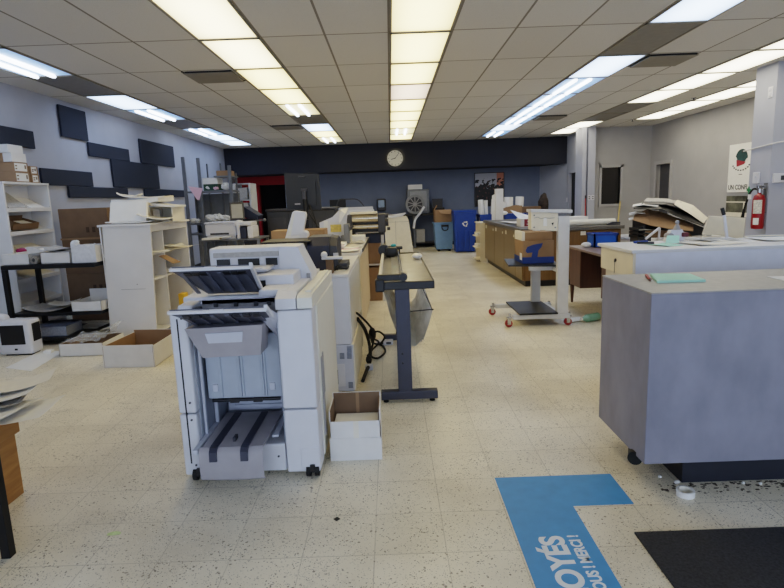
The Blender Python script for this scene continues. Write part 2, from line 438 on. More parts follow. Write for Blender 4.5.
TONE = {'warm': 'warm white lit', 'yellow': 'yellowish lit', 'dim': 'dimmer pinkish lit', 'neutral': 'neutral white lit', 'cool': 'cool white lit', 'open': 'bluish open', 'open_warm': 'open warm', 'off': 'switched off grey'}
def row(k, spec, where):
    js = sorted(spec, reverse=True)
    for n, j in enumerate(js):
        fixture(k, j, spec[j], '%s ceiling panel, %s from far end, %s' % (TONE[spec[j]], ORD[n], where))
row(-7, {0: 'open', 1: 'off', 2: 'cool', 3: 'open', 4: 'off', 5: 'open', 6: 'cool', 7: 'cool', -1: 'cool'}, 'row by the left wall')
row(-3, {-2: 'yellow', -1: 'warm', 0: 'warm', 1: 'yellow', 2: 'yellow', 3: 'open_warm', 4: 'off', 5: 'cool', 6: 'yellow', 7: 'open_warm'}, 'row above the white copier')
row(0, {-2: 'warm', -1: 'yellow', 0: 'yellow', 1: 'yellow', 2: 'dim', 3: 'yellow', 4: 'yellow', 5: 'yellow', 6: 'open_warm', 7: 'yellow'}, 'middle row toward the wall clock')
row(4, {-2: 'cool', -1: 'cool', 0: 'off', 1: 'cool', 2: 'open', 3: 'open', 4: 'open', 5: 'open', 6: 'cool', 7: 'open'}, 'row above the brown cabinets')
row(7, {-2: 'neutral', 0: 'neutral', 1: 'neutral', 2: 'neutral', 3: 'neutral', 4: 'off', 5: 'off', 6: 'neutral', 7: 'neutral'}, 'row leading to the far column')
row(9, {1: 'neutral', 2: 'neutral', 3: 'neutral', 4: 'neutral', 5: 'neutral'}, 'row beside the right wall')

# ---------------------------------------------------------------- ceiling air vents and sprinklers
vent_tile_m = mat('vent_grey_enamel', (130, 126, 120), .6, noise=.04)
for k, j, where in ((-4, 1, 'grey ceiling air vent above the white copier, nearer of the left pair'), (-4, 5, 'grey ceiling air vent far back on the left, near the soffit'),
                    (5, 1, 'grey ceiling air vent beside the nearest panel of the bluish row'), (5, 5, 'grey ceiling air vent far back beside the bluish row of lights')):
    x0, y0 = GX(k), GY(j); t = thing('ceiling_vent', where, 'air vent', (x0 + .305, y0 + .3, CEIL))
    obj('vent_face', B().box(-.29, .29, -.27, .29, -.03, -.022, .003), vent_tile_m, t, local=True)
    obj('vent_throat', B().box(-.275, .275, -.26, .275, -.022, -.001), black_plastic, t, local=True)
    obj('vent_slot', B().box(-.3, .3, .29, .31, -.012, -.001).box(-.31, -.29, -.28, .31, -.012, -.001), black_plastic, t, local=True)
for x, y, lb in ((5.48, 12.85, 'small ceiling sprinkler head near the window wall, farther of the pair'), (5.42, 10.2, 'small ceiling sprinkler head between the two right rows of lights, nearer of the pair')):
    t = thing('ceiling_sprinkler', lb, 'sprinkler', (x, y, CEIL))
    obj('escutcheon', B().lathe((0, 0, 0), [(.04, -.001), (.035, -.012), (.015, -.018)]), chrome, t, True, True)
    obj('sprinkler_head', B().tube((0, 0, -.015), (0, 0, -.05), .012).lathe((0, 0, -.062), [(.0, 0), (.026, .002), (.026, .006), (.0, .012)]), dark_plastic, t, True, True)

# ---------------------------------------------------------------- dark sound panels on the left wall
felt = mat('navy_felt', (42, 47, 60), .9, noise=.05, scale=60)
for y0, y1, z0, z1, lb in (
    (6.2, 7.52, 2.28, 2.51, 'navy wall panel at the left picture edge above the stacked boxes'),
    (8.17, 8.88, 2.51, 2.96, 'squarish navy wall panel highest on the left, touching the ceiling line'),
    (8.85, 10.21, 2.29, 2.51, 'narrow navy wall panel stepping right and down from the highest square one'),
    (10.68, 12.33, 2.30, 2.75, 'large upper navy wall panel, nearest of the tall ones to the metal rack'),
    (9.52, 11.41, 1.83, 2.30, 'large navy wall panel in the middle of the wall arrangement'),
    (7.56, 8.86, 1.82, 2.05, 'narrow navy wall panel just above and left of the brown carton'),
    (8.16, 10.0, 1.65, 1.825, 'long low navy wall panel above the brown carton and white cubby shelf'),
    (10.68, 12.77, 1.67, 1.83, 'low navy wall panel ending beside the post of the metal rack')):
    t = thing('acoustic_panel', lb, 'wall panel', (-4.66, (y0 + y1) / 2, z0))
    hy = (y1 - y0) / 2 - .004
    obj('panel_face', B().box(.012, .04, -hy, hy, .004, z1 - z0 - .004, .006), felt, t, local=True)
    obj('backing_board', B().box(.001, .012, -hy + .02, hy - .02, .02, z1 - z0 - .02), black_plastic, t, local=True)

# ================================================================= FLOOR MARKINGS
blue_vinyl = mat('blue_floor_vinyl', (70, 142, 206), .45, noise=.05, scale=14)
st = thing('floor_sticker', 'blue L-shaped vinyl floor marking with white lettering beside the dark mat', 'floor sticker', (.8, 2.0, 0))
pl = [(.5, 2.722, .0006), (1.11, 2.722, .0006), (1.11, 2.43, .0006), (.82, 2.43, .0006), (.82, .9, .0006), (.5, .9, .0006)]
obj('vinyl', B().prism(pl, (0, 0, .0012)), blue_vinyl, st)
wv = mat('white_vinyl_lettering', (226, 232, 238), .5, noise=.02)
text('lettering', 'LOYÉS', .142, wv, st, (.69, 2.198, .0024), (0, 1, 0), (-1, 0, 0), 'RIGHT', bold=.005, squeeze=.98)
text('lettering', 'TOUS ! MERCI !', .066, wv, st, (.762, 2.2, .0024), (0, 1, 0), (-1, 0, 0), 'RIGHT', bold=.002, squeeze=.84)
mat_m = mat('charcoal_ribbed_carpet', (52, 52, 55), .95, noise=.25, scale=90, bump=.6)
single('floor_mat', B().box(1.01, 2.35, .6, 2.2, 0, .009, .003), mat_m, 'dark charcoal entrance mat on the floor at the bottom right', 'mat')
tr = thing('tape_roll', 'white roll of tape lying on the floor beside the grey counter plinth', 'tape roll', (1.385, 2.49, 0))
obj('tape', B().ring((0, 0, .001), .042, .034, .028), paper, tr, True, True)
obj('core', B().ring((0, 0, .001), .0338, .031, .028), warm_paper, tr, True, True)
for x, y, s, a, lb, m in ((1.40, 2.60, .03, .3, 'crumpled white scrap of paper by the counter plinth corner', paper), (1.345, 2.665, .022, 1.1, 'tiny torn white scrap under the counter corner', paper),
                   (1.72, 2.575, .02, .6, 'small white scrap along the counter plinth, middle of three', paper), (1.80, 2.565, .018, .2, 'small white scrap along the plinth at the right picture edge', paper)):
    single('paper_scrap', B().ball((0, 0, s * .32), s * .6, (1, .7, .5), 4), m, lb, 'paper scrap', loc=(x, y, 0), rot=(0, 0, a))
b = B()
rr = random.Random(3)
for _ in range(150):
    x = rr.uniform(1.3, 2.2); y = 2.6 - abs(rr.gauss(0, .045)); s = rr.uniform(.003, .009)
    b.box(x - s, x + s, y - s * .6, y + s * .6, 0, .002)
single('floor_debris', b, mat('dark_crumbs', (86, 76, 66), .9), 'dark crumbs and grit along the counter plinth', 'debris', kind='stuff')
single('leaf_scrap', B().strip([[(-.025, -.014, .001), (0, -.018, .004), (.03, -.008, .001)], [(-.03, 0, .003), (0, 0, .009), (.032, .004, .002)], [(-.016, .014, .001), (.004, .016, .003), (.02, .014, .001)]], .001), mat('pale_green_paper', (196, 212, 150), .8), 'small pale green scrap lying on the floor at the lower left', 'paper scrap', loc=(-1.325, 2.335, 0))
single('black_chip', B().box(-.012, .012, -.012, .012, 0, .003, .001), rubber, 'small black square chip on the floor in front of the copier', 'chip', loc=(-.303, 2.39, 0), rot=(0, 0, .75))
single('dropped_sheet', B().box(-.1, .1, -.03, .03, 0, .001), warm_paper, 'thin yellowish strip lying on the floor before the brown cabinets', 'paper', loc=(1.72, 8.6, 0), rot=(0, 0, .2))
# ================================================================= THE BIG COPIER FINISHER
cp = thing('copier_finisher', 'large white copier finisher with two dark output trays standing on casters', 'copier', (-.79, 3.37, 0))
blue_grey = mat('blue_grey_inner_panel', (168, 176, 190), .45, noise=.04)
tray_grey = mat('warm_grey_tray', (160, 156, 161), .5, noise=.04)
side_cream = mat('ivory_side_panel', (224, 222, 212), .45, noise=.02)
for z0, z1 in ((.03, .378), (.384, .932)):
    p = obj('side_column', B().box(-1.165, -1.072, 2.85, 3.88, z0, z1, .012), white_plastic, cp)
    for z in ((z0 + .06, z1 - .03)):
        obj('screw', B().tube((-1.1, 2.852, z), (-1.1, 2.846, z), .006, n=10), dark_plastic, p)
obj('column_groove', B().box(-1.128, -1.120, 2.8485, 2.86, .1, .9), black_plastic, cp)
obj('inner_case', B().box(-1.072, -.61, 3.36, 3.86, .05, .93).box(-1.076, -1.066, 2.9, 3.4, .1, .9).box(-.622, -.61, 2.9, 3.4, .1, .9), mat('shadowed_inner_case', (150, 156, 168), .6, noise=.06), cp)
b = B().box(-1.045, -.632, 2.98, 3.03, .415, .78, .006)
for x in (-.965, -.86, -.845, -.735, -.72): b.box(x - .006, x + .006, 2.968, 2.982, .425, .76, .004)
bp = obj('paper_guide', b, blue_grey, cp)
for x in (-1.0, -.685): obj('finger_notch', B().box(x - .016, x + .016, 2.972, 2.982, .455, .50, .006), cool_plastic, bp)
obj('lower_guide', B().box(-1.04, -.64, 3.30, 3.34, .22, .315, .005).box(-1.0, -.68, 3.28, 3.30, .245, .262, .002), cool_plastic, cp)
obj('exit_roller', B().tube((-1.03, 3.0, .398), (-.65, 3.0, .398), .010).box(-.93, -.88, 2.985, 3.015, .385, .41).box(-.8, -.75, 2.985, 3.015, .385, .41), black_plastic, cp)
obj('inner_rail', B().box(-1.064, -1.05, 2.93, 2.95, .12, .75, .003).box(-1.06, -1.04, 3.1, 3.12, .2, .75, .003), cool_plastic, cp)
# stacker platform
b = B().strip([[(x, 2.74, .226) for x in (-1.02, -.915, -.81, -.705)], [(x, 3.22, .226) for x in (-1.03, -.92, -.82, -.69)]], .012)
pf = obj('stacker_tray', b, tray_grey, cp)
prof = [(2.74, .238), (2.722, .227), (2.712, .205), (2.71, .14), (2.715, .075), (2.735, .06)]
rows = [[(x, y, z - (.006 * math.sin((x + 1.02) / .315 * PI))) for x in (-1.03, -.95, -.867, -.785, -.70)] for y, z in prof]
obj('front_lip', B().strip(rows, .003), tray_grey, pf, True)
for x in (-.955, -.795):
    obj('rail_strip', B().prism([(x - .019, 2.700, .175), (x - .019, 2.704, .225), (x - .019, 2.722, .242), (x - .019, 2.75, .246), (x - .019, 3.2, .246), (x - .019, 3.2, .236), (x - .019, 2.73, .232), (x - .019, 2.715, .175)], (.038, 0, 0)), slate_metal, pf)
obj('paper_lever', B().box(-.875, -.86, 2.80, 2.85, .238, .262, .003), dark_plastic, pf)
parts('side_ledge', (B().box(-1.066, -1.035, 2.72, 3.1, .205, .232, .006), B().box(-.69, -.655, 2.9, 3.2, .21, .225, .004)), cool_plastic, pf)
obj('base_cover', B().box(-1.07, -.615, 2.87, 3.3, .03, .185, .008), white_plastic, cp)
obj('base_screw', B().tube((-.655, 2.872, .115), (-.655, 2.865, .115), .006, n=10), dark_plastic, cp)
# right hand tower: two doors at the front, ivory side wall
obj('upper_door', B().box(-.607, -.425, 2.845, 3.0, .392, .925, .01), white_plastic, cp)
ld = obj('lower_door', B().box(-.607, -.425, 2.845, 3.0, .03, .384, .01), white_plastic, cp)
obj('recessed_panel', B().box(-.53, -.43, 2.842, 2.85, .05, .17, .004), white_plastic, ld)
sw = obj('side_wall', B().box(-.607, -.418, 3.0, 3.86, .05, .925, .008), side_cream, cp)
obj('door_handle', B().box(-.4175, -.411, 3.02, 3.05, .4, .62, .003).box(-.4175, -.411, 3.08, 3.11, .39, .63, .003), grey_plastic, sw)
obj('side_latch', B().box(-.418, -.408, 3.02, 3.06, .16, .40, .003), grey_plastic, sw)
# deck above the opening
obj('top_deck', B().box(-1.15, -.60, 3.02, 3.86, .93, .985, .012).box(-1.13, -1.05, 2.88, 3.1, .93, .965, .012), white_plastic, cp)
tm = obj('tray_mount', B().box(-1.05, -.62, 3.02, 3.08, .86, .97, .006), grey_plastic, cp)
for x in (-.97, -.86, -.75, -.68): obj('mount_clip', B().box(x - .012, x + .012, 3.01, 3.025, .925, .95, .003), dark_plastic, tm)
obj('tower_top', B().prism([(-.61, 2.85, .93), (-.61, 2.85, .985), (-.61, 2.93, 1.015), (-.61, 3.86, 1.015), (-.61, 3.86, .93)], (.105, 0, 0)), white_plastic, cp)
obj('sloped_cover', B().prism([(-.50, 2.86, .93), (-.50, 2.86, .985), (-.50, 2.9, 1.0), (-.50, 3.86, 1.0), (-.50, 3.86, .93)], (.078, 0, 0)).box(-.47, -.435, 2.95, 3.8, .998, 1.012, .005), side_cream, cp)
# two output trays: their undersides face the viewer, bright rims on top
tray_dark = mat('smoked_grey_tray', (84, 86, 98), .45, noise=.08)
def output_tray(y0, z0, y1, z1, xa, xb, inset, bracket):
    t = obj('output_tray', B().prism([(xa, y0, z0), (xb, y0, z0), (xb - inset * .4, y1, z1), (xa + inset, y1, z1)], (0, .006, .02)), tray_dark, cp)
    L_ = math.hypot(y1 - y0, z1 - z0)
    obj('tray_rim', B().prism([(xa - .008, y0 - .006, z0 - .002), (xb + .012, y0 - .006, z0 - .002), (xb + .012, y0 + .006, z0 + .004), (xa - .008, y0 + .006, z0 + .004)], (0, 0, .011))
        .box(xa + (xb - xa) * .42, xa + (xb - xa) * .58, y0 - .008, y0 + .006, z0 + .006, z0 + .016, .003)
        .prism([(xb, y0, z0 + .004), (xb + .016, y0, z0 + .004), (xb - inset * .4 + .016, y1, z1 + .004), (xb - inset * .4, y1, z1 + .004)], (0, 0, .026)), white_plastic, t)
    rib = B()
    for k in range(6):
        f = (k + .6) / 6.2; x = xa + (xb - xa) * f
        rib.prism([(x - .011, y0 + .03, z0 + (z1 - z0) * .1 - .004), (x + .011, y0 + .03, z0 + (z1 - z0) * .1 - .004), (x + .011, y1 - .05, z1 + .012), (x - .011, y1 - .05, z1 + .012)], (0, .001, .006))
    obj('tray_rib', rib, mat('lighter_tray_rib', (98, 100, 112), .5), t)
    sls = (B(), B())
    for k in (0, 1, 2, 5, 6, 7):
        x = xa + .05 + k * (xb - xa - .1) / 7.3
        sls[k > 3].prism([(x, y0 + .02, z0 - .006 + (z1 - z0) * .07), (x + .034, y0 + .02, z0 - .006 + (z1 - z0) * .07), (x + .034, y0 + .05, z0 - .006 + (z1 - z0) * .17), (x, y0 + .05, z0 - .006 + (z1 - z0) * .17)], (0, .002, .006))
    parts('tray_slot', sls, black_plastic, t)
    if bracket:
        obj('tray_bracket', B().prism([(-1.05, 2.745, .868), (-.66, 2.745, .878), (-.69, 2.785, .712), (-.985, 2.785, .706)], (0, .17, -.005)), tray_grey, t)
        obj('bracket_face', B().prism([(-.95, 2.744, .842), (-.76, 2.744, .845), (-.77, 2.756, .79), (-.94, 2.756, .788)], (0, .006, 0)), cool_plastic, t)
        obj('bracket_arm', B().prism([(xb - .06, 2.74, .925), (xb - .005, 2.74, .925), (xb + .04, 3.0, .80), (xb - .02, 3.0, .74)], (0, .02, .03)), cool_plastic, t)
    return t
output_tray(2.62, .972, 3.03, .79, -1.065, -.615, .07, True)
output_tray(2.76, 1.16, 3.06, .992, -1.09, -.705, .07, False)
# upper paper unit on the deck
b = B().box(-1.115, -.68, 3.42, 3.62, .985, 1.213, .012).box(-1.11, -.68, 3.6, 3.86, .985, 1.13, .012)
up = obj('upper_unit', b, white_plastic, cp)
obj('paper_slot', B().box(-1.07, -.99, 3.412, 3.43, 1.10, 1.145).box(-.94, -.81, 3.412, 3.43, 1.10, 1.145).box(-.77, -.70, 3.412, 3.43, 1.10, 1.145), black_plastic, up)
obj('unit_band', B().box(-1.09, -.69, 3.415, 3.425, 1.155, 1.185, .003), grey_paper, up)
obj('hinged_flap', B().box(-1.13, -.72, 3.22, 3.42, 1.085, 1.103, .007).box(-.96, -.75, 3.2, 3.24, 1.097, 1.111, .005), white_plastic, up)
obj('unit_end_cap', B().prism([(-.685, 3.40, .985), (-.685, 3.40, 1.213), (-.57, 3.40, 1.208), (-.55, 3.40, 1.16), (-.495, 3.40, 1.04), (-.495, 3.40, .985)], (0, .24, 0)), white_plastic, up)
obj('indicator_plate', B().box(-.525, -.503, 3.394, 3.402, 1.01, 1.045, .002), grey_plastic, up)
obj('bypass_step', B().box(-.78, -.56, 3.15, 3.42, .985, 1.075, .012), white_plastic, cp)
obj('bypass_slot', B().box(-.79, -.72, 3.143, 3.155, 1.0, 1.045), black_plastic, cp)
obj('front_step', B().box(-.72, -.56, 2.96, 3.16, .98, 1.02, .012), white_plastic, cp)
for x, y in ((-1.085, 2.862), (-.47, 2.862), (-1.085, 3.75), (-.47, 3.75)):
    c = obj('caster', B().tube((x - .035, y, .034), (x - .012, y, .034), .034).tube((x + .012, y, .034), (x + .035, y, .034), .034), rubber, cp, True)
    obj('caster_fork', B().box(x - .014, x + .014, y - .03, y + .03, .03, .075, .004).tube((x, y, .06), (x, y, .1), .012), black_plastic, c)

cp.location.y -= .04
# white carton of paper in front of the grey back-panel
wb = thing('carton', 'open white carton with brown inside on the floor against the copier side', 'box', (-.245, 3.1, 0))
obj('carton_wall', B().box(-.39, -.10, 2.985, 2.99, 0, .235).box(-.39, -.10, 3.21, 3.215, 0, .33).box(-.39, -.385, 2.985, 3.215, 0, .3).box(-.105, -.10, 2.985, 3.215, 0, .3), card_white, wb)
obj('carton_lining', B().box(-.384, -.106, 3.203, 3.209, .005, .328).box(-.3845, -.38, 2.992, 3.205, .005, .298).box(-.11, -.1055, 2.992, 3.205, .005, .298).box(-.384, -.106, 2.992, 3.205, .003, .008), card_dark, wb)
obj('lid_lip', B().box(-.393, -.097, 2.981, 2.985, 0, .135, .001), card_white, wb)
obj('tape_strip', B().box(-.255, -.225, 2.982, 2.9845, .135, .236), warm_paper, wb)
obj('inner_tape', B().box(-.25, -.23, 3.2015, 3.203, .2, .33), card, wb)
single('paper_ream', B().box(-.37, -.115, 3.0, 3.19, .01, .205, .004), warm_paper, 'stack of cream paper inside the open white carton by the copier', 'paper stack')

# ================================================================= FOREGROUND LEFT
oak = wood_material('honey_oak', (150, 106, 60), (176, 130, 78), (1.2, .5, 6))
oc = thing('oak_pedestal', 'low honey oak drawer pedestal at the left edge with papers on top', 'cabinet', (-2.2, 2.45, 0))
obj('carcass', B().box(-2.4, -2.005, 2.2, 2.745, 0, .335, .004), oak, oc)
obj('drawer', B().box(-2.41, -1.985, 2.18, 2.76, .34, .44, .006), oak, oc)
tb = thing('work_table', 'black steel table leg and top corner at the lower left picture edge', 'table', (-2.3, 1.6, 0))
obj('tabletop', B().box(-3.1, -1.69, .9, 2.22, .72, .75, .004), black_metal, tb)
for x, y in ((-1.715, 2.195), (-1.715, .93), (-3.07, 2.195), (-3.07, .93)):
    obj('leg', B().box(x - .02, x + .02, y - .02, y + .02, 0, .72, .002), black_metal, tb)
psheet = [(.46, .32, -2.03, 2.74, .443, .15, 'broad white sheet overhanging the oak pedestal, lowest and longest', paper, .02),
          (.46, .30, -2.14, 2.72, .466, -.12, 'white sheet on the oak pedestal, second from the bottom', paper, .016),
          (.42, .28, -2.18, 2.78, .488, .32, 'grey sheet lying slanted on the oak pedestal pile', grey_paper, .016),
          (.42, .28, -2.15, 2.84, .512, .2, 'curled white sheet near the top of the oak pedestal pile', paper, .03),
          (.4, .24, -2.10, 2.92, .54, .33, 'topmost thin sheet sticking out furthest back on the oak pedestal', warm_paper, .035)]
for w, l, x, y, z, a, lb, m, cu in psheet:
    single('loose_sheet', sheet_bm(w, l, 0, cu), m, lb, 'paper', smooth=True, loc=(x, y, z), rot=(0, -.03, a))
single('paper_pile', B().box(-2.36, -2.1, 2.3, 2.7, .441, .45, .002).box(-2.34, -2.12, 2.34, 2.68, .45, .462, .002, rot_at(0, 0, 0)), paper, 'flat pile of paper under the loose sheets on the oak pedestal', 'paper stack')

# ================================================================= LEFT SIDE
# slanted brochure shelves against the left wall
bs = thing('brochure_shelf', 'tall white shelf unit with slanted brochure shelves against the left wall', 'shelf', (-4.5, 6.87, 0))
SX, SY0, SY1 = -4.38, 6.42, 7.28
for y in (SY0, SY1 - .025): obj('side_panel', B().box(-4.65, SX, y, y + .025, 0, 1.82, .002), white_lam, bs)
obj('top_panel', B().box(-4.655, SX + .005, SY0 - .005, SY1 + .005, 1.80, 1.825, .002), white_lam, bs)
obj('back_panel', B().box(-4.655, -4.64, SY0 + .025, SY1 - .025, 0, 1.8), white_lam, bs)
SZ = (1.49, 1.22, .95, .66, .37, .1)
for z in SZ:
    s = obj('shelf_board', B().prism([(SX - .008, SY0 + .025, z), (SX - .008, SY0 + .025, z + .018), (-4.64, SY0 + .025, z + .10), (-4.64, SY0 + .025, z + .082)], (0, SY1 - SY0 - .05, 0)), white_lam, bs)
    obj('shelf_lip', B().box(SX - .012, SX - .001, SY0 + .025, SY1 - .025, z - .012, z + .032, .002), white_lam, s)
def slanted(name, label, cat, ya, yb, z, m, h=.006, up=0.0):
    f = .082 / .252; xa, xb = SX - .02, -4.62
    b = B().prism([(xa, ya, z + .02 + (SX - .008 - xa) * f), (xa, ya, z + .02 + h + (SX - .008 - xa) * f), (xb, ya, z + .02 + h + up + (SX - .008 - xb) * f), (xb, ya, z + .02 + (SX - .008 - xb) * f)], (0, yb - ya, 0))
    return single(name, b, m, label, cat)
slanted('paper_stack', 'fanned stack of grey paper leaning on the top brochure shelf, left one', 'paper stack', 6.5, 6.82, SZ[0], grey_paper, .02, up=.11)
slanted('paper_stack', 'white paper stack leaning on the top brochure shelf, right one', 'paper stack', 6.9, 7.16, SZ[0], paper, .015, up=.05)
slanted('paper_stack', 'cream paper stack on the third brochure shelf behind the pink item', 'paper stack', 6.75, 7.15, SZ[2], warm_paper, .008, up=.03)
slanted('paper_stack', 'low cream sheets on the brochure shelf seen under the black table', 'paper stack', 6.6, 7.2, SZ[3], warm_paper, .006)
ob = thing('carton', 'open brown cardboard tray tilted on the second brochure shelf', 'box', (-4.5, 6.8, 1.27))
M_ = rot_at(-4.505, 6.74, 1.30, 0, .31)
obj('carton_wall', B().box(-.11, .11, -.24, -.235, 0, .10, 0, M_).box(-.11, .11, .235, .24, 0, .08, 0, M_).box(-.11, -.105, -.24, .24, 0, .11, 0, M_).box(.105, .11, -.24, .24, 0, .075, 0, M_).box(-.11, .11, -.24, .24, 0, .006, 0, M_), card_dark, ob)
obj('white_sheet', B().box(-.06, .10, .02, .2, .05, .058, 0, M_), paper, ob)
pk = thing('hand_tool', 'small magenta plastic gadget lying on the third brochure shelf', 'gadget', (-4.42, 6.66, .98))
obj('body', B().ball((-4.43, 6.66, 1.02), .045, (1.0, 2.2, .75), 10), mat('magenta_plastic', (150, 30, 92), .4), pk, True)
obj('white_button', B().ball((-4.405, 6.70, 1.035), .022, (.9, 1.8, .7), 8), paper, pk, True)
# cartons on top of the shelf unit
def carton_small(x0, x1, y0, y1, z0, z1, m, label, end=None, lab=False):
    t = thing('carton', label, 'box', ((x0 + x1) / 2, (y0 + y1) / 2, z0), group='cartons on the brochure shelf')
    s_ = obj('carton_body', B().box(x0, x1, y0, y1, z0, z1, .004), m, t)
    if end: obj('carton_end', B().box(x1 - .1, x1 + .001, y0 - .001, y1 + .001, z0 + .002, z1 + .0005, .001), card_white, t)
    if lab:
        obj('paper_label', B().box(x1 + .0006, x1 + .002, y0 + .01, y1 - .03, z0 + .012, z1 - .012), paper, t)
        obj('label_print', B().box(x1 + .002, x1 + .003, y0 + .02, y0 + .05, z0 + .03, z0 + .045).box(x1 + .002, x1 + .003, y1 - .07, y1 - .045, z0 + .04, z1 - .03).box(x1 + .002, x1 + .003, y0 + .02, y0 + .055, z1 - .05, z1 - .035), card_dark, t)
    return t
carton_small(-4.65, -4.40, 6.70, 6.96, 1.826, 1.945, card, 'lowest brown carton of the stack on the brochure shelf', lab=True)
carton_small(-4.65, -4.405, 6.70, 6.96, 1.946, 2.06, card, 'middle brown carton with paper label on the brochure shelf', lab=True)
carton_small(-4.65, -4.41, 6.69, 6.95, 2.061, 2.165, card, 'brown carton with white end in the stack on the brochure shelf', end=1)
carton_small(-4.65, -4.42, 6.66, 6.93, 2.166, 2.26, card_white, 'white carton topmost of the stack on the brochure shelf')
carton_small(-4.6, -4.41, 7.02, 7.16, 1.826, 1.93, card, 'small lower box with label beside the carton stack on the shelf', lab=True)
carton_small(-4.6, -4.415, 7.02, 7.16, 1.931, 2.03, card, 'small upper box with label beside the carton stack on the shelf', lab=True)
# tall brown cartons behind the black table
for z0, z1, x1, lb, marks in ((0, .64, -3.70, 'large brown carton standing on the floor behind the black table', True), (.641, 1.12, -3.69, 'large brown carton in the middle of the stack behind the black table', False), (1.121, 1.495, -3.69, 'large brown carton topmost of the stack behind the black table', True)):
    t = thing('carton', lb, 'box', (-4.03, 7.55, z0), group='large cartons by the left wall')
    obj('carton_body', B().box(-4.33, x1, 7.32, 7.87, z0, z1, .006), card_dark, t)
    if marks:
        zb = z0 + .42 if z0 < .6 else z0 + .06
        obj('printed_mark', B().box(-3.98, -3.94, 7.297, 7.2995, zb, zb + .07).box(-3.90, -3.86, 7.297, 7.2995, zb, zb + .07).box(-3.82, -3.77, 7.297, 7.2995, zb, zb + .07), mat('faded_black_ink', (84, 64, 48), .8), t)
    else:
        obj('tape_strip', B().box(-4.33, x1, 7.298, 7.2995, z1 - .03, z1 - .005), card, t)

# black two-level table
bt = thing('shelf_table', 'black metal table with a lower shelf holding trays and papers, by the white cubby', 'table', (-3.85, 6.3, 0))
obj('tabletop', B().box(-4.36, -3.32, 6.15, 6.78, .842, .89, .004), black_metal, bt)
obj('lower_shelf', B().box(-4.35, -3.325, 6.18, 6.75, .30, .335, .003), black_metal, bt)
obj('bottom_shelf', B().box(-4.35, -3.325, 6.0, 6.75, .06, .085, .003), black_metal, bt)
for x, y in ((-4.335, 6.175), (-4.335, 6.755), (-3.35, 6.62), (-3.35, 6.755)):
    obj('leg', B().box(x - .025, x + .025, y - .025, y + .025, 0, .842, .003), black_metal, bt)
def open_tray(x0, x1, y0, y1, z0, h, m, label, inner=None, name='carton', hb=None):
    t = thing(name, label, 'box', ((x0 + x1) / 2, (y0 + y1) / 2, z0))
    w = .005; hb = hb or h
    obj('carton_wall', B().box(x0, x1, y0, y0 + w, z0, z0 + h).box(x0, x1, y1 - w, y1, z0, z0 + hb).box(x0, x0 + w, y0, y1, z0, z0 + h).box(x1 - w, x1, y0, y1, z0, z0 + h).box(x0, x1, y0, y1, z0, z0 + .005), m, t)
    if inner: obj('carton_lining', B().box(x0 + w, x1 - w, y1 - w - .003, y1 - w, z0 + .006, z0 + hb - .003).box(x0 + w, x0 + w + .003, y0 + w, y1 - w, z0 + .006, z0 + h - .003).box(x1 - w - .003, x1 - w, y0 + w, y1 - w, z0 + .006, z0 + h - .003), inner, t)
    return t
open_tray(-4.37, -4.06, 6.2, 6.66, .891, .12, card_white, 'open white cardboard tray at the left end of the black table', hb=.17)
rl = thing('paper_roll', 'short rough grey roll lying on the black table between two trays', 'roll', (-4.0, 6.25, .891))
obj('roll', B().tube((-4.01, 6.2, .94), (-3.98, 6.42, .94), .048), mat('grey_roll_wrap', (150, 144, 134), .8, noise=.25, scale=50), rl, True)
obj('core', B().tube((-4.012, 6.195, .94), (-4.01, 6.2, .94), .02), dark_plastic, rl)
t = open_tray(-3.93, -3.60, 6.2, 6.6, .891, .125, card_white, 'closed white carton with sheets on top, middle of the black table')
for k, (x, y, a, lb) in enumerate(((-3.77, 6.38, .1, 'white sheet lying over the middle white carton on the black table'), (-3.8, 6.36, -.16, 'grey sheet slanted over the middle carton on the black table'))):
    single('loose_sheet', sheet_bm(.36, .36, 0, .03), paper if k == 0 else grey_paper, lb, 'paper', smooth=True, loc=(x, y, 1.022 + k * .018), rot=(0, .04, a))
pb = thing('wrapped_pack', 'pack wrapped in crumpled white plastic at the right end of the black table', 'package', (-3.45, 6.35, .891))
r_ = random.Random(5)
rows = [[(-3.58 + .27 * k / 9, 6.22 + .3 * i / 7, .891 + (0 if i in (0, 7) else .17 + r_.uniform(-.015, .02)) - (.0 if k not in (0, 9) else .0)) for k in range(10)] for i in range(8)]
rows[0] = [(p[0], 6.2, .891) for p in rows[0]]; rows[1] = [(p[0], 6.205, 1.085 + r_.uniform(-.01, .02)) for p in rows[1]]
obj('plastic_film', B().strip(rows, .002), mat('crumpled_white_film', (214, 216, 222), .3, noise=.06, scale=30), pb)
obj('packed_paper', B().box(-3.575, -3.315, 6.21, 6.5, .891, 1.08, .004), card_white, pb)
obj('film_twist', B().ball((-3.60, 6.33, 1.09), .05, (1, .8, 1.0), 6).ball((-3.56, 6.3, 1.12), .03, (1, .8, .7), 6), paper, pb, True)
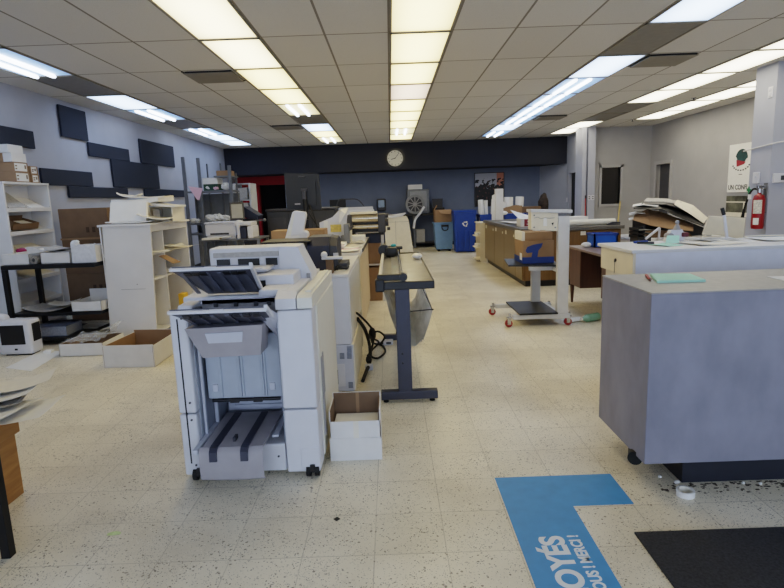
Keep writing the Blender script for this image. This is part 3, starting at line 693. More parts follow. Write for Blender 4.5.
# lower shelf of the table
open_tray(-3.66, -3.32, 6.2, 6.62, .336, .11, card_white, 'low white cardboard tray on the middle level of the black table', hb=.2)
single('loose_sheet', sheet_bm(.5, .4, 0, .05), grey_paper, 'large grey printed sheet on the middle level of the black table', 'paper', smooth=True, loc=(-4.0, 6.42, .34))
single('loose_sheet', sheet_bm(.3, .3, 0, .03), paper, 'small white sheet atop the grey printed one under the black tabletop', 'paper', smooth=True, loc=(-3.9, 6.5, .385), rot=(0, 0, .3))
nb = thing('ring_binder', 'slate blue binder lying on the bottom shelf of the black table', 'binder', (-3.92, 6.1, .086))
obj('cover', B().box(-4.04, -3.66, 6.05, 6.4, .20, .208, .002).box(-4.04, -3.66, 6.05, 6.4, .088, .096, .002), mat('slate_blue_cover', (74, 82, 102), .5), nb)
obj('page_block', B().box(-4.03, -3.67, 6.06, 6.39, .096, .2, .002), mat('grey_page_edges', (138, 142, 152), .7, noise=.1, scale=60), nb)
single('loose_sheet', B().box(-3.79, -3.52, 6.42, 6.72, .0862, .0882), warm_paper, 'cream sheet on the bottom shelf behind the slate binder', 'paper')
t = open_tray(-3.43, -2.98, 5.5, 5.95, .0, .13, card_white, 'low white carton under clear plastic on the floor before the black table', card_dark)
film = mat('clear_film', (205, 210, 216), .12, noise=0, alpha=.35)
r_ = random.Random(9)
rows = [[(-3.42 + .47 * k / 9, 5.52 + .42 * i / 7, .135 + r_.uniform(0, .035) + (.11 if k > 7 else 0)) for k in range(10)] for i in range(8)]
obj('plastic_film', B().strip(rows), film, t)
# white label printer with black front on the floor
lp = thing('label_printer', 'small white desktop printer with black front door standing on the floor', 'printer', (-3.94, 5.7, 0))
obj('case', B().box(-4.12, -3.77, 5.6, 5.80, .012, .37, .03, seg=3), white_plastic, lp, True)
obj('front_door', B().box(-4.08, -3.83, 5.594, 5.61, .12, .325, .004), black_plastic, lp)
obj('side_window', B().box(-3.775, -3.764, 5.64, 5.77, .14, .33, .004), black_plastic, lp)
obj('power_button', B().box(-3.95, -3.92, 5.592, 5.602, .06, .08, .004), black_plastic, lp)
obj('top_hood', B().ball((-4.13, 5.72, .38), .075, (1, 1, .7), 10), white_plastic, lp, True)
obj('foot', B().box(-4.07, -3.80, 5.63, 5.77, 0, .014), rubber, lp)
single('loose_sheet', B().prism([(-3.76, 5.16, .001), (-3.42, 5.02, .001), (-3.52, 5.72, .001), (-3.80, 5.78, .001)], (0, 0, .0015)), paper, 'white sheet lying on the floor in front of the small white printer', 'paper')
single('paper_scrap', B().box(-3.70, -3.62, 5.66, 5.72, .0027, .03, .004), paper, 'small white scrap on the floor between printer and slate binder', 'paper scrap')
# white cubby shelf, end panel to the viewer, cubbies facing right
cb = thing('cubby_shelf', 'white cubby shelf unit seen from its plain end panel, papers on top', 'shelf', (-3.0, 6.9, 0))
obj('end_panel', B().prism([(-3.25, 6.3, 1.28), (-2.71, 6.3, 1.28), (-2.77, 6.3, 0), (-3.31, 6.3, 0)], (0, .022, 0)), white_lam, cb)
obj('end_panel', B().box(-3.29, -2.74, 7.48, 7.50, 0, 1.27), white_lam, cb)
obj('back_panel', B().box(-3.30, -3.285, 6.322, 7.48, 0, 1.27), white_lam, cb)
obj('top_panel', B().box(-3.3, -2.70, 6.28, 7.52, 1.275, 1.298, .002).box(-2.76, -2.74, 6.32, 7.48, 1.20, 1.276), white_lam, cb)
for z in (.02, .64, .93):
    obj('shelf_board', B().box(-3.285, -2.755, 6.322, 7.48, z, z + .02), white_lam, cb)
obj('divider', B().box(-3.285, -2.75, 6.705, 6.725, .0, 1.275), white_lam, cb)
obj('panel_scratch', B().box(-3.12, -2.84, 6.297, 6.3, .553, .558).ball((-2.93, 6.298, .61), .008, (1, .3, 1), 6), grey_plastic, cb)
# papers in its cubbies and on its top
for x, y, z, w, l, a, m, lb in ((-2.82, 6.52, .958, .34, .24, .2, paper, 'white sheets poking out of the first upper cubby of the white shelf'), (-2.74, 7.12, .958, .40, .42, -.1, warm_paper, 'wide cream sheet poking far out of the upper cubby of the white shelf'),
                                (-2.8, 7.05, .985, .3, .3, .5, paper, 'crumpled white sheet on the cream one in the upper cubby'), (-2.8, 7.0, .668, .3, .24, .1, paper, 'white sheet in the middle cubby of the white shelf')):
    single('loose_sheet', sheet_bm(w, l, 0, .025), m, lb, 'paper', smooth=True, loc=(x, y, z), rot=(0, .05, a))
single('card_flap', B().prism([(-2.76, 6.56, .90), (-2.62, 6.62, .80), (-2.60, 6.80, .80), (-2.76, 6.74, .90)], (0, 0, .006)), card, 'brown cardboard flap leaning out of a middle cubby of the white shelf', 'cardboard')
single('yellow_box', B().box(-2.83, -2.75, 7.2, 7.34, .041, .34, .005), mat('yellow_card', (226, 180, 60), .6), 'yellow box standing low in the far lower cubby of the white shelf', 'box')
# paper heap on the cubby shelf top
r_ = random.Random(21)
def heap_sheet(x, y, z, w, l, a, curl, m, lb, ry=.0, rx=0.0):
    return single('loose_sheet', sheet_bm(w, l, 0, curl, 0, .010), paper if m is warm_paper and w > .5 else m, lb, 'paper', smooth=True, loc=(x, y, z), rot=(rx, ry, a))
heap_sheet(-3.0, 6.6, 1.306, .52, .44, .05, .01, warm_paper, 'lowest cream sheet lying flat on top of the white cubby shelf')
wbx = thing('document_tray', 'open cream document tray on its side on top of the white cubby shelf', 'tray', (-2.85, 6.9, 1.3))
obj('tray_shell', B().box(-3.05, -2.62, 6.75, 7.15, 1.30, 1.308).box(-3.05, -2.62, 6.75, 7.15, 1.475, 1.483).box(-3.05, -3.04, 6.75, 7.15, 1.308, 1.475).box(-2.9, -2.89, 6.75, 7.15, 1.308, 1.475).box(-2.63, -2.62, 6.75, 7.15, 1.308, 1.475).box(-3.05, -2.62, 7.14, 7.15, 1.308, 1.475), warm_paper, wbx)
obj('dark_insert', B().box(-2.86, -2.78, 6.76, 6.8, 1.309, 1.45), grey_paper, wbx)
bx = thing('paper_pack', 'white paper pack standing tilted at the front of the cubby shelf top', 'package', (-3.05, 6.4, 1.31))
obj('pack', B().box(-.22, .20, -.03, .03, 0, .24, .008, rot_at(-3.0, 6.44, 1.312, -.32, 0, .02)), paper, bx)
obj('pack_flap', B().box(-.22, .20, -.001, .14, .235, .241, .002, rot_at(-3.0, 6.44, 1.312, -.32, 0, .02)), warm_paper, bx)
heap_sheet(-2.76, 6.58, 1.345, .34, .4, .2, .02, warm_paper, 'curled cream sheet drooping over the right edge of the cubby shelf top', .18)
def bundle(x, y, z, w, l, a, curl, th, m, lb, ry=.0, rx=0.0):
    return single('paper_bundle', sheet_bm(w, l, 0, curl, 0, th, 12), m, lb, 'paper stack', smooth=True, loc=(x, y, z), rot=(rx, ry, a))
bundle(-2.74, 6.86, 1.487, .36, .42, .05, .01, .022, paper, 'white sheaf bending over the right side of the document tray', .16)
bundle(-2.99, 6.84, 1.52, .56, .44, -.04, .015, .05, paper, 'thick long white sheaf lying across the paper heap on the cubby shelf', -.03)
bundle(-2.92, 6.8, 1.585, .5, .36, .06, .02, .016, warm_paper, 'long cream sheaf uppermost on the paper heap', .06)
bundle(-3.1, 6.74, 1.60, .24, .3, .25, .035, .012, paper, 'curled white sheets forming the peak of the paper heap', .05)
# open carton on the floor in front of the cubby shelf
oc2 = thing('carton', 'open white carton with brown inside on the floor before the cubby shelf', 'box', (-2.5, 5.3, 0))
w = .006
pts = [(-2.745, 5.04), (-2.255, 5.02), (-2.255, 5.58), (-2.70, 5.62)]
b = B(); bi = B()
for k in range(4):
    a, c = Vector((*pts[k], 0)), Vector((*pts[(k + 1) % 4], 0)); d = (c - a).normalized(); n_ = Vector((-d.y, d.x, 0))
    hgt = [.215, .205, .235, .21][k]
    b.prism([a, c, c + n_ * w, a + n_ * w], (0, 0, hgt))
    bi.prism([a + n_ * w, c + n_ * w, c + n_ * (w + .003), a + n_ * (w + .003)], (0, 0, hgt - .004))
b.prism([Vector((*p, .002)) for p in pts], (0, 0, .004))
obj('carton_wall', b, card_white, oc2)
bi.prism([Vector((p[0] * .98 - .05, 5.3 + (p[1] - 5.3) * .94, .007)) for p in pts], (0, 0, .002))
obj('carton_lining', bi, card, oc2)

# ---------------------------------------------------------------- metal rack by the left wall
mr = thing('metal_rack', 'tall grey metal rack with dark shelves near the left wall', 'rack', (-3.5, 11.3, 0))
for x, y, h in ((-3.96, 11, 2.41), (-3.67, 11, 2.38), (-3.08, 11, 2.22), (-3.96, 11.5, 1.75), (-3.67, 11.5, 2.3), (-3.1, 11.5, 2.1), (-3.4, 11.5, 2.3)):
    obj('post', B().box(x - (.035 if y < 11.2 else .012), x + (.025 if y < 11.2 else .012), y - .02, y + .02, 0, h), grey_metal, mr)
for z in (.08, .9, 1.10, 1.72):
    obj('shelf_board', B().box(-3.99, -3.06, 10.99, 11.52, z, z + .035, .003), grey_metal, mr)
obj('shelf_board', B().box(-3.4, -3.06, 10.99, 11.52, 2.0, 2.03, .003), grey_metal, mr)
obj('back_sheet', B().box(-3.99, -3.06, 11.52, 11.53, .1, 1.7), mat('rack_back_grey', (122, 124, 128), .6), mr)
single('carton', B().box(-3.36, -3.1, 11.05, 11.4, 2.031, 2.13, .004), card, 'shallow brown carton on the highest right shelf of the metal rack', 'box')
t = thing('storage_box', 'white and green storage box on the upper shelf of the metal rack', 'box', (-3.5, 11.2, 1.756))
obj('box_body', B().box(-3.63, -3.36, 11.05, 11.4, 1.756, 1.9, .004), mat('dark_green_card', (40, 72, 58), .6), t)
obj('box_lid', B().box(-3.64, -3.35, 11.04, 11.41, 1.88, 2.0, .004), paper, t)
single('pink_sheet', B().strip([[(-4.0 + .1, 10.96, 1.85), (-3.62, 10.96, 1.80)], [(-3.74, 10.95, 1.58), (-3.70, 10.95, 1.58)]], .002), pink_paper, 'pink sheet of paper hanging over the rack shelf edge', 'paper')
r_ = random.Random(4)
for n, (x, z, s, lb) in enumerate(((-3.55, 1.756, .07, 'crumpled white paper ball on the upper rack shelf, left'), (-3.4, 1.756, .05, 'pinkish crumpled paper on the upper rack shelf beside the storage box'), (-3.2, 1.756, .09, 'white plastic bag slumped at the right end of the upper rack shelf'),
                        (-3.9, 1.136, .06, 'small white paper crumple far left on the middle rack shelf'), (-3.82, 1.136, .055, 'second white paper crumple from the left on the middle rack shelf'), (-3.58, 1.136, .1, 'large white crumpled bag on the middle rack shelf'), (-3.44, 1.136, .11, 'white crumpled bag in the centre right of the middle rack shelf'), (-3.27, 1.136, .09, 'crumpled grey-white bundle right on the middle rack shelf'))):
    b = B().ball((0, 0, 0), s, (1.1, .8, .75), 8)
    for v in b.bm.verts: v.co *= r_.uniform(.78, 1.15)
    zmin = min(v.co.z for v in b.bm.verts)
    for v in b.bm.verts: v.co.z -= zmin
    single('crumpled_paper', b, pink_paper if n == 1 else paper, lb, 'crumpled paper', loc=(x, 11.02 + s, z))
# ================================================================= MIDDLE WORKTOPS
beige_wood = wood_material('pale_beige_wood', (196, 172, 134), (210, 188, 152), (6, 6, .6), .5)
lpn = thing('printer_base_unit', 'light grey machine back with vent grilles on the floor under the white cabinet', 'machine', (-.7, 4.5, 0))
obj('housing', B().box(-1.05, -.325, 4.12, 5.1, .012, .385, .008), cool_plastic, lpn)
obj('side_cover', B().box(-.33, -.315, 4.13, 5.1, .012, .385, .003), cream_plastic, lpn)
for x, z in ((-.352, .345), (-.41, .295), (-.354, .295), (-.354, .06)):
    b = B()
    for k in range(5): b.box(x - .018, x + .018, 4.114, 4.121, z - .02 + k * .01, z - .014 + k * .01)
    obj('vent_grille', b, mat('vent_grey', (120, 126, 140), .5), lpn)
obj('connector_plate', B().box(-.47, -.392, 4.112, 4.121, .055, .235, .003), white_plastic, lpn)
obj('socket', B().box(-.475, -.448, 4.106, 4.118, .075, .19, .003), dark_plastic, lpn)
cab = thing('machine_cabinet', 'white cabinet block holding a small black printer, behind the copier', 'cabinet', (-.8, 4.6, .386))
obj('housing', B().box(-1.35, -.337, 4.12, 5.5, .387, .905, .006), white_plastic, cab)
obj('worktop', B().box(-1.36, -.333, 4.115, 5.5, .905, .93, .005), white_lam, cab)
obj('side_cover', B().box(-.338, -.331, 4.15, 5.5, .39, .90), white_lam, cab)
obj('corner_trim', B().box(-.345, -.325, 5.5, 5.58, 0, .93), cream_plastic, cab)
ct = thing('counter', 'long pale wood sided counter with laminator and papers on its dark edged top', 'counter', (-.8, 6.6, 0))
obj('carcass', B().prism([(-1.4, 5.6, .06), (-.34, 5.6, .06), (-.335, 7.93, .06), (-1.4, 7.93, .06)], (0, 0, .84)), beige_wood, ct)
obj('worktop', B().prism([(-1.42, 5.59, .90), (-.325, 5.59, .90), (-.32, 7.95, .90), (-1.42, 7.95, .90)], (0, 0, .045)), white_lam, ct)
obj('edge_band', B().prism([(-.3245, 6.1, .905), (-.317, 6.1, .905), (-.312, 7.95, .905), (-.3195, 7.95, .905)], (0, 0, .0395)), black_plastic, ct)
obj('toe_kick', B().box(-1.38, -.39, 5.62, 7.9, 0, .06), dark_plastic, ct)
# black label printer with cables
bp_ = thing('desktop_printer', 'small dark navy desktop printer on the white cabinet top', 'printer', (-.53, 4.5, .931))
obj('case', B().prism([(-.66, 4.33, .931), (-.66, 4.33, 1.13), (-.66, 4.42, 1.195), (-.66, 4.75, 1.195), (-.66, 4.75, .931)], (.17, 0, 0)), navy_plastic, bp_)
obj('side_cover', B().prism([(-.49, 4.36, .935), (-.49, 4.36, 1.13), (-.49, 4.45, 1.19), (-.49, 4.6, 1.20), (-.49, 4.75, 1.16), (-.49, 4.75, .935)], (.06, 0, -.01)), dark_plastic, bp_)
obj('white_tag', B().box(-.46, -.42, 4.345, 4.358, 1.02, 1.07, .003), white_plastic, bp_)
obj('feed_tray', B().box(-.43, -.36, 4.4, 4.7, .931, .98, .004), dark_plastic, bp_)
b = B()
for k in range(2):
    b.path([(-.45, 4.30 + k * .05, .938), (-.42, 4.26, .96 + k * .02), (-.375, 4.3, .955), (-.355, 4.42 + k * .08, .94), (-.40, 4.6, .938)], .006)
single('cable', b, rubber, 'black looped cables beside the dark navy printer', 'cable', smooth=True)
sh = thing('flat_lid', 'thin black flat lid lying level behind the copier top', 'tray', (-.82, 4.45, 1.17))
obj('lid_panel', B().box(-1.02, -.63, 4.32, 4.7, 1.16, 1.175, .004), black_plastic, sh)
obj('lid_stand', B().box(-.98, -.7, 4.36, 4.66, .931, 1.16, .004), white_plastic, sh)
sp_ = thing('tape_dispenser', 'small brown and white dispenser block on the white cabinet beside the copier', 'dispenser', (-.47, 4.2, .931))
obj('block', B().box(-.50, -.45, 4.16, 4.24, .931, 1.04, .004), card_dark, sp_)
obj('white_arm', B().box(-.53, -.37, 4.15, 4.2, 1.04, 1.06, .006).ball((-.51, 4.17, 1.075), .025), white_plastic, sp_)
# tilted white touchscreen back
ts = thing('tilted_control_panel', 'white tilted control panel seen from behind, standing behind the copier', 'control panel', (-.85, 5.0, .931))
obj('panel', B().prism([(-.95, 4.95, 1.14), (-.865, 4.95, 1.385), (-.845, 4.95, 1.40), (-.755, 4.95, 1.385), (-.748, 4.95, 1.36), (-.80, 4.95, 1.14)], (0, .09, 0)), white_plastic, ts)
obj('panel_face', B().prism([(-.94, 4.945, 1.15), (-.858, 4.945, 1.382), (-.843, 4.945, 1.382), (-.90, 4.945, 1.15)], (0, .01, 0)), side_cream, ts)
obj('knuckle', B().tube((-.775, 4.93, 1.185), (-.775, 5.06, 1.185), .035), white_plastic, ts, True)
obj('stand', B().box(-.93, -.78, 4.935, 5.1, .931, 1.18, .01), white_plastic, ts)
# monitor from behind
mo = thing('monitor', 'large black monitor seen from behind on a tilting arm, above the counter', 'monitor', (-1.0, 6.3, .946))
mb = mat('monitor_black', (26, 26, 28), .5, noise=.05)
obj('back_shell', B().prism([(-1.155, 6.30, 1.40), (-.775, 6.30, 1.38), (-.782, 6.30, 1.775), (-1.165, 6.30, 1.80)], (0, .045, 0)).prism([(-1.11, 6.27, 1.43), (-.82, 6.27, 1.42), (-.82, 6.27, 1.70), (-1.11, 6.27, 1.71)], (0, .03, 0)), mb, mo)
obj('logo_plate', B().box(-1.01, -.94, 6.286, 6.302, 1.74, 1.757, .003), dark_plastic, mo)
obj('vesa_plate', B().box(-.98, -.91, 6.24, 6.275, 1.59, 1.62, .004).box(-.965, -.925, 6.22, 6.27, 1.48, 1.59, .005), dark_plastic, mo)
obj('port_row', B().box(-1.06, -1.0, 6.262, 6.272, 1.445, 1.46), grey_plastic, mo)
obj('arm', B().tube((-.945, 6.24, 1.5), (-.93, 6.2, 1.28), .025).tube((-.93, 6.2, 1.28), (-.93, 6.2, .96), .022).tube((-.9, 6.23, 1.34), (-.72, 6.15, 1.06), .008), black_metal, mo)
obj('base', B().lathe((-.93, 6.2, .946), [(.11, 0), (.11, .012), (.03, .022)]), black_metal, mo, True)
b = B().path([(-.9, 6.25, 1.44), (-.86, 6.2, 1.36), (-.84, 6.18, 1.3), (-.8, 6.15, 1.12), (-.79, 6.1, .952)], .007)
single('cable', b, rubber, 'black cable hanging from the back of the monitor to the counter', 'cable', smooth=True)
# brown carton pieces behind the control panel
single('carton', B().box(-1.21, -.67, 5.62, 5.9, .946, 1.195, .004), card, 'long brown carton on the counter behind the tilted control panel', 'box')
# creasing machine with sail-like white guard
cm = thing('creasing_machine', 'white creasing machine with a raised pointed guard on the counter', 'machine', (-.62, 6.9, .946))
obj('guard', B().prism([(-.86, 6.75, .98), (-.86, 6.75, 1.22), (-.70, 6.75, 1.28), (-.61, 6.75, 1.365), (-.53, 6.75, 1.385), (-.52, 6.75, 1.30), (-.56, 6.75, 1.05), (-.6, 6.75, .98)], (0, .03, 0)), white_plastic, cm)
obj('guard_return', B().prism([(-.61, 6.6, 1.2), (-.53, 6.6, 1.32), (-.52, 6.75, 1.385), (-.61, 6.75, 1.365)], (.01, 0, 0)), white_metal, cm)
obj('yellow_notice', B().box(-.73, -.6, 6.744, 6.75, 1.10, 1.19), mat('yellow_notice', (222, 196, 110), .6, noise=.15, scale=40), cm)
obj('pale_notice', B().box(-.81, -.76, 6.744, 6.75, 1.13, 1.24), paper, cm)
obj('machine_body', B().box(-.86, -.5, 6.78, 7.15, .946, 1.10, .01), cream_plastic, cm)
obj('metal_foot', B().box(-.6, -.54, 6.6, 6.78, .946, 1.06, .004).box(-.55, -.49, 6.5, 6.7, .98, 1.2, .004), grey_metal, cm)
obj('crank_knob', B().ball((-.5, 6.6, 1.14), .03).tube((-.5, 6.6, 1.14), (-.44, 6.6, 1.17), .012), dark_plastic, cm, True)
# roller laminator
lm = thing('roll_laminator', 'black roll laminator with two shiny horizontal rollers on the counter', 'laminator', (-.3, 7.6, .946))
for x in (-.585, -.17):
    obj('end_plate', B().box(x, x + .07 if x < -.4 else x + .1, 7.45, 7.85, 1.03, 1.28, .012), dark_plastic, lm)
steel = mat('polished_roller', (206, 196, 176), .18, .85, noise=.03)
obj('roller', B().tube((-.52, 7.52, 1.225), (-.17, 7.52, 1.225), .055, n=24), steel, lm, True)
obj('roller', B().tube((-.52, 7.5, 1.115), (-.17, 7.5, 1.115), .03, n=24), steel, lm, True)
obj('bridge', B().box(-.52, -.17, 7.52, 7.8, 1.04, 1.29, .01), black_plastic, lm)
obj('upper_table', B().box(-.54, -.18, 7.46, 7.7, 1.283, 1.31, .006), cream_plastic, lm)
obj('knob', B().tube((-.07, 7.55, 1.16), (-.03, 7.55, 1.16), .05).tube((-.07, 7.6, 1.25), (-.03, 7.6, 1.25), .03).tube((-.05, 7.5, 1.08), (-.01, 7.5, 1.08), .022), dark_plastic, lm, True)
obj('foot', B().box(-.56, -.5, 7.48, 7.82, .946, 1.03).box(-.16, -.1, 7.48, 7.82, 1.0, 1.03), black_plastic, lm)
# side table under the laminator end, with boxes on its shelf
wt = thing('side_table', 'grey framed side table with white shelf holding cartons beyond the counter', 'table', (-.25, 8.3, 0))
for x, y in ((-.53, 8.0), (-.13, 8.0), (-.53, 8.6), (-.13, 8.6)):
    obj('leg', B().box(x - .015, x + .015, y - .015, y + .015, 0, 1.0), white_metal, wt)
obj('tabletop', B().box(-.56, -.10, 7.97, 8.63, 1.0, 1.02, .003), white_lam, wt)
obj('shelf_board', B().box(-.54, -.12, 7.99, 8.61, .53, .55, .002), white_lam, wt)
single('carton', B().box(-.40, -.16, 8.02, 8.4, .551, .85, .004), card, 'brown carton on the shelf of the grey framed side table', 'box')
single('carton', B().box(-.42, -.16, 8.04, 8.4, 0, .5, .004), card, 'brown carton on the floor under the grey framed side table', 'box')
single('carton', B().box(-.40, -.15, 8.02, 8.35, .851, .985, .004), navy_plastic, 'dark blue carton on top of the brown one in the side table', 'box')
# papers on the counter
r_ = random.Random(8)
for n, (x, y, w, l, a, m, lb) in enumerate(((-.52, 5.95, .34, .3, .1, pink_paper, 'pale pink sheet nearest the viewer on the long counter'), (-.46, 6.25, .22, .3, -.2, paper, 'white sheet behind the pink one on the long counter'),
        (-.56, 6.45, .3, .3, .4, warm_paper, 'cream sheet turned askew in the middle of the long counter'), (-.46, 6.9, .22, .36, .15, grey_paper, 'grey printed sheet near the laminator on the long counter'), (-.47, 5.75, .26, .2, 0, paper, 'white sheet at the near end of the long counter'))):
    single('loose_sheet', sheet_bm(w, l, 0, .008), m, lb, 'paper', smooth=True, loc=(x, y, .947 + .003 * n), rot=(0, 0, a))
single('paper_stack', B().box(-.56, -.34, 7.12, 7.4, .946, 1.02, .003), paper, 'thick white paper stack in front of the laminator', 'paper stack')
single('paper_stack', B().box(-.75, -.52, 6.1, 6.5, .965, 1.0, .003), paper, 'thin white paper stack by the creasing machine', 'paper stack')
# cables on the floor
b = B()
b.path([(-.325, 4.75, .50), (-.29, 4.85, .44), (-.24, 5.0, .34), (-.20, 5.1, .24), (-.21, 5.15, .12), (-.24, 5.1, .02), (-.17, 5.0, .012), (-.10, 5.2, .012), (-.13, 5.45, .012), (-.23, 5.4, .06), (-.21, 5.2, .2), (-.15, 5.15, .23), (-.10, 5.3, .14), (-.14, 5.4, .05)], .010)
b.path([(-.325, 4.8, .44), (-.27, 4.95, .30), (-.235, 5.0, .12), (-.235, 4.8, .03), (-.25, 4.55, .04), (-.275, 4.35, .016)], .016)
b.path([(-.325, 4.9, .4), (-.24, 5.1, .2), (-.16, 5.3, .09), (-.22, 5.3, .02), (-.26, 5.0, .04)], .009)
b.ball((-.215, 5.18, .2), .045, (.8, .8, 1.5), 6).ball((-.24, 4.8, .06), .04, (.7, 1, 1), 6)
single('cable_tangle', b, rubber, 'tangle of black power cables hanging and lying beside the pale grey machine', 'cable', smooth=True)
ps = thing('power_strip', 'white power strip on the floor among black cables by the trimmer table', 'power strip', (-.12, 5.55, 0))
obj('strip_body', B().box(-.19, -.02, 5.5, 5.58, 0, .045, .006), white_plastic, ps)
obj('socket', B().box(-.17, -.12, 5.498, 5.5, .012, .033).box(-.09, -.04, 5.498, 5.5, .012, .033), dark_plastic, ps)
single('plug', B().box(-.27, -.20, 4.66, 4.72, .0, .05, .01), white_plastic, 'white plug lying by the side of the pale grey machine', 'plug')

# ================================================================= PAPER TRIMMER TABLE
tt = thing('trimmer_table', 'long rotary paper trimmer on dark T-leg stand with hanging waste bag', 'paper trimmer', (.09, 4.9, 0))
table_grey = mat('grey_cutting_surface', (138, 135, 131), .25, noise=.06)
obj('cutting_board', B().box(-.10, .283, 3.87, 5.88, .86, .895, .004), table_grey, tt)
obj('front_rail', B().box(-.125, .292, 3.84, 3.875, .842, .898, .005).box(-.125, -.06, 3.83, 3.90, .83, .92, .01), black_plastic, tt)
obj('rear_rail', B().box(-.125, .292, 5.875, 5.91, .835, .905, .005).box(-.125, -.06, 5.86, 5.93, .83, .94, .01), black_plastic, tt)
obj('edge_trim', B().box(.283, .291, 3.87, 5.88, .862, .9), dark_plastic, tt)
obj('guide_bar', B().tube((.065, 3.86, .93), (.065, 5.9, .93), .011), chrome, tt, True)
obj('clear_clamp', B().box(-.01, .05, 3.9, 5.86, .905, .909), mat('clear_acrylic', (214, 214, 212), .08, noise=0, alpha=.35), tt)
obj('rear_tube', B().tube((-.09, 3.86, .93), (-.09, 5.9, .93), .014), mat('cream_tube', (206, 200, 188), .4), tt, True)
parts('end_bracket', (B().box(-.11, .09, 3.85, 3.89, .905, .95, .008).tube((.075, 3.835, .93), (.075, 3.9, .93), .028), B().box(-.11, .09, 5.86, 5.9, .905, .95, .008)), black_plastic, tt)
hd = obj('cutter_head', B().box(-.06, .05, 5.45, 5.7, .91, 1.0, .015).tube((-.08, 5.5, .97), (-.08, 5.62, .97), .055).box(-.05, .11, 5.55, 5.62, .97, 1.0, .008), black_plastic, tt, True)
obj('teal_button', B().ball((.02, 5.58, 1.01), .028, (1, 1, .6)), mat('teal_plastic', (40, 150, 160), .4), hd, True)
single('crumpled_paper', B().ball((.24, 5.3, .925), .05, (1, 1.1, .55), 8), paper, 'white crumpled paper lump on the trimmer board', 'crumpled paper')
for y, nm in ((3.88, 'T_leg'), (5.6, 'T_leg')):
    lg = obj('leg', B().box(.013, .115, y - .012, y + .06, .08, .86, .004), slate_metal, tt)
    ft = obj('foot_bar', B().box(-.115, .30, y - .015, y + .055, .022, .085, .006), slate_metal, lg)
    obj('levelling_foot', B().lathe((.26, y + .02, 0), [(.02, 0), (.02, .008), (.008, .014), (.008, .03)]).lathe((-.08, y + .02, 0), [(.02, 0), (.02, .008), (.008, .014), (.008, .03)]), rubber, ft)
    obj('bolt', B().tube((.05, y - .012, .37), (.05, y - .016, .37), .008).tube((.05, y - .012, .30), (.05, y - .016, .30), .008).tube((.02, y - .02, .868), (.02, y + .0, .868), .006).tube((.1, y - .02, .868), (.1, y, .868), .006), black_plastic, lg)
obj('cross_beam', B().box(.04, .09, 3.9, 5.6, .55, .61), slate_metal, tt)
bag = bpy.data.materials.new('shiny_waste_bag'); bag.use_nodes = True
nt = bag.node_tree; N = nt.nodes; L = nt.links; pb_n = N['Principled BSDF']
pb_n.inputs['Base Color'].default_value = rgb((226, 228, 230)); pb_n.inputs['Roughness'].default_value = .22
trl = N.new('ShaderNodeBsdfTranslucent'); trl.inputs[0].default_value = rgb((236, 238, 240))
mixs = N.new('ShaderNodeMixShader'); nzb = N.new('ShaderNodeTexNoise'); nzb.inputs['Scale'].default_value = 7
mrb = N.new('ShaderNodeMapRange'); mrb.inputs['From Min'].default_value = .35; mrb.inputs['From Max'].default_value = .65; mrb.inputs['To Min'].default_value = .35; mrb.inputs['To Max'].default_value = .8
L.new(nzb.outputs['Fac'], mrb.inputs['Value']); L.new(mrb.outputs['Result'], mixs.inputs[0]); L.new(pb_n.outputs[0], mixs.inputs[1]); L.new(trl.outputs[0], mixs.inputs[2])
L.new(mixs.outputs[0], N['Material Output'].inputs['Surface'])
rows = []
prf = [(-.085, .855), (-.06, .7), (-.03, .55), (.02, .40), (.09, .30), (.16, .285), (.22, .35), (.255, .5), (.275, .62), (.22, .75), (.2, .855)]
for i in range(9):
    y = 3.98 + i * .21
    rows.append([(x + .008 * math.sin(i * 1.7 + k), y, .858 - (.855 - z) * .82 + .012 * math.sin(i * 2.3 + k * 1.3)) for k, (x, z) in enumerate(prf)])
obj('waste_bag', B().strip(rows, .003), bag, tt, True)
obj('bag_wire', B().path([(.28, 3.96, .665), (.28, 5.7, .665)], .004).path([(.12, 3.96, .66), (.29, 3.96, .67)], .004).path([(.205, 3.97, .85), (.24, 3.97, .76), (.28, 3.97, .665)], .003, 5), dark_plastic, tt)

# ================================================================= FURTHER BACK, LEFT
tbm = thing('steel_table', 'cluttered grey steel table carrying a white scanner, back left', 'table', (-2.75, 9.2, 0))
obj('tabletop', B().box(-3.08, -2.1, 8.9, 9.6, .90, .93, .004), grey_metal, tbm)
obj('shelf_board', B().box(-3.05, -2.13, 8.92, 9.58, .35, .37), grey_metal, tbm)
for x, y in ((-3.05, 8.93), (-2.13, 8.93), (-3.05, 9.57), (-2.13, 9.57)):
    obj('leg', B().box(x - .02, x + .02, y - .02, y + .02, 0, .9), grey_metal, tbm)
sc_ = thing('desktop_scanner', 'white desktop scanner printer on the steel table, back left', 'scanner', (-2.7, 9.2, .931))
obj('scanner_body', B().box(-2.98, -2.48, 8.95, 9.4, .98, 1.17, .02).box(-2.96, -2.5, 8.97, 9.38, .931, .985), white_plastic, sc_)
obj('scanner_lid', B().box(-2.99, -2.47, 8.94, 9.41, 1.17, 1.2, .012), cool_plastic, sc_)
obj('output_slot', B().box(-2.9, -2.6, 8.94, 8.955, 1.0, 1.03), dark_plastic, sc_)
tw = thing('paper_feeder', 'white tower unit with a navy stripe right of the desktop scanner', 'machine', (-2.33, 9.1, .931))
parts('tower', (B().box(-2.46, -2.40, 8.88, 9.3, .931, 1.16, .02), B().box(-2.29, -2.2, 8.88, 9.3, .931, 1.13, .02)), white_plastic, tw)
obj('navy_stripe', B().box(-2.40, -2.30, 8.87, 9.28, .931, 1.12, .01), navy_plastic, tw)
obj('tower_top', B().box(-2.5, -2.22, 8.9, 9.3, 1.13, 1.19, .02).ball((-2.44, 9.0, 1.19), .06, (1, 1, .6)), white_plastic, tw)
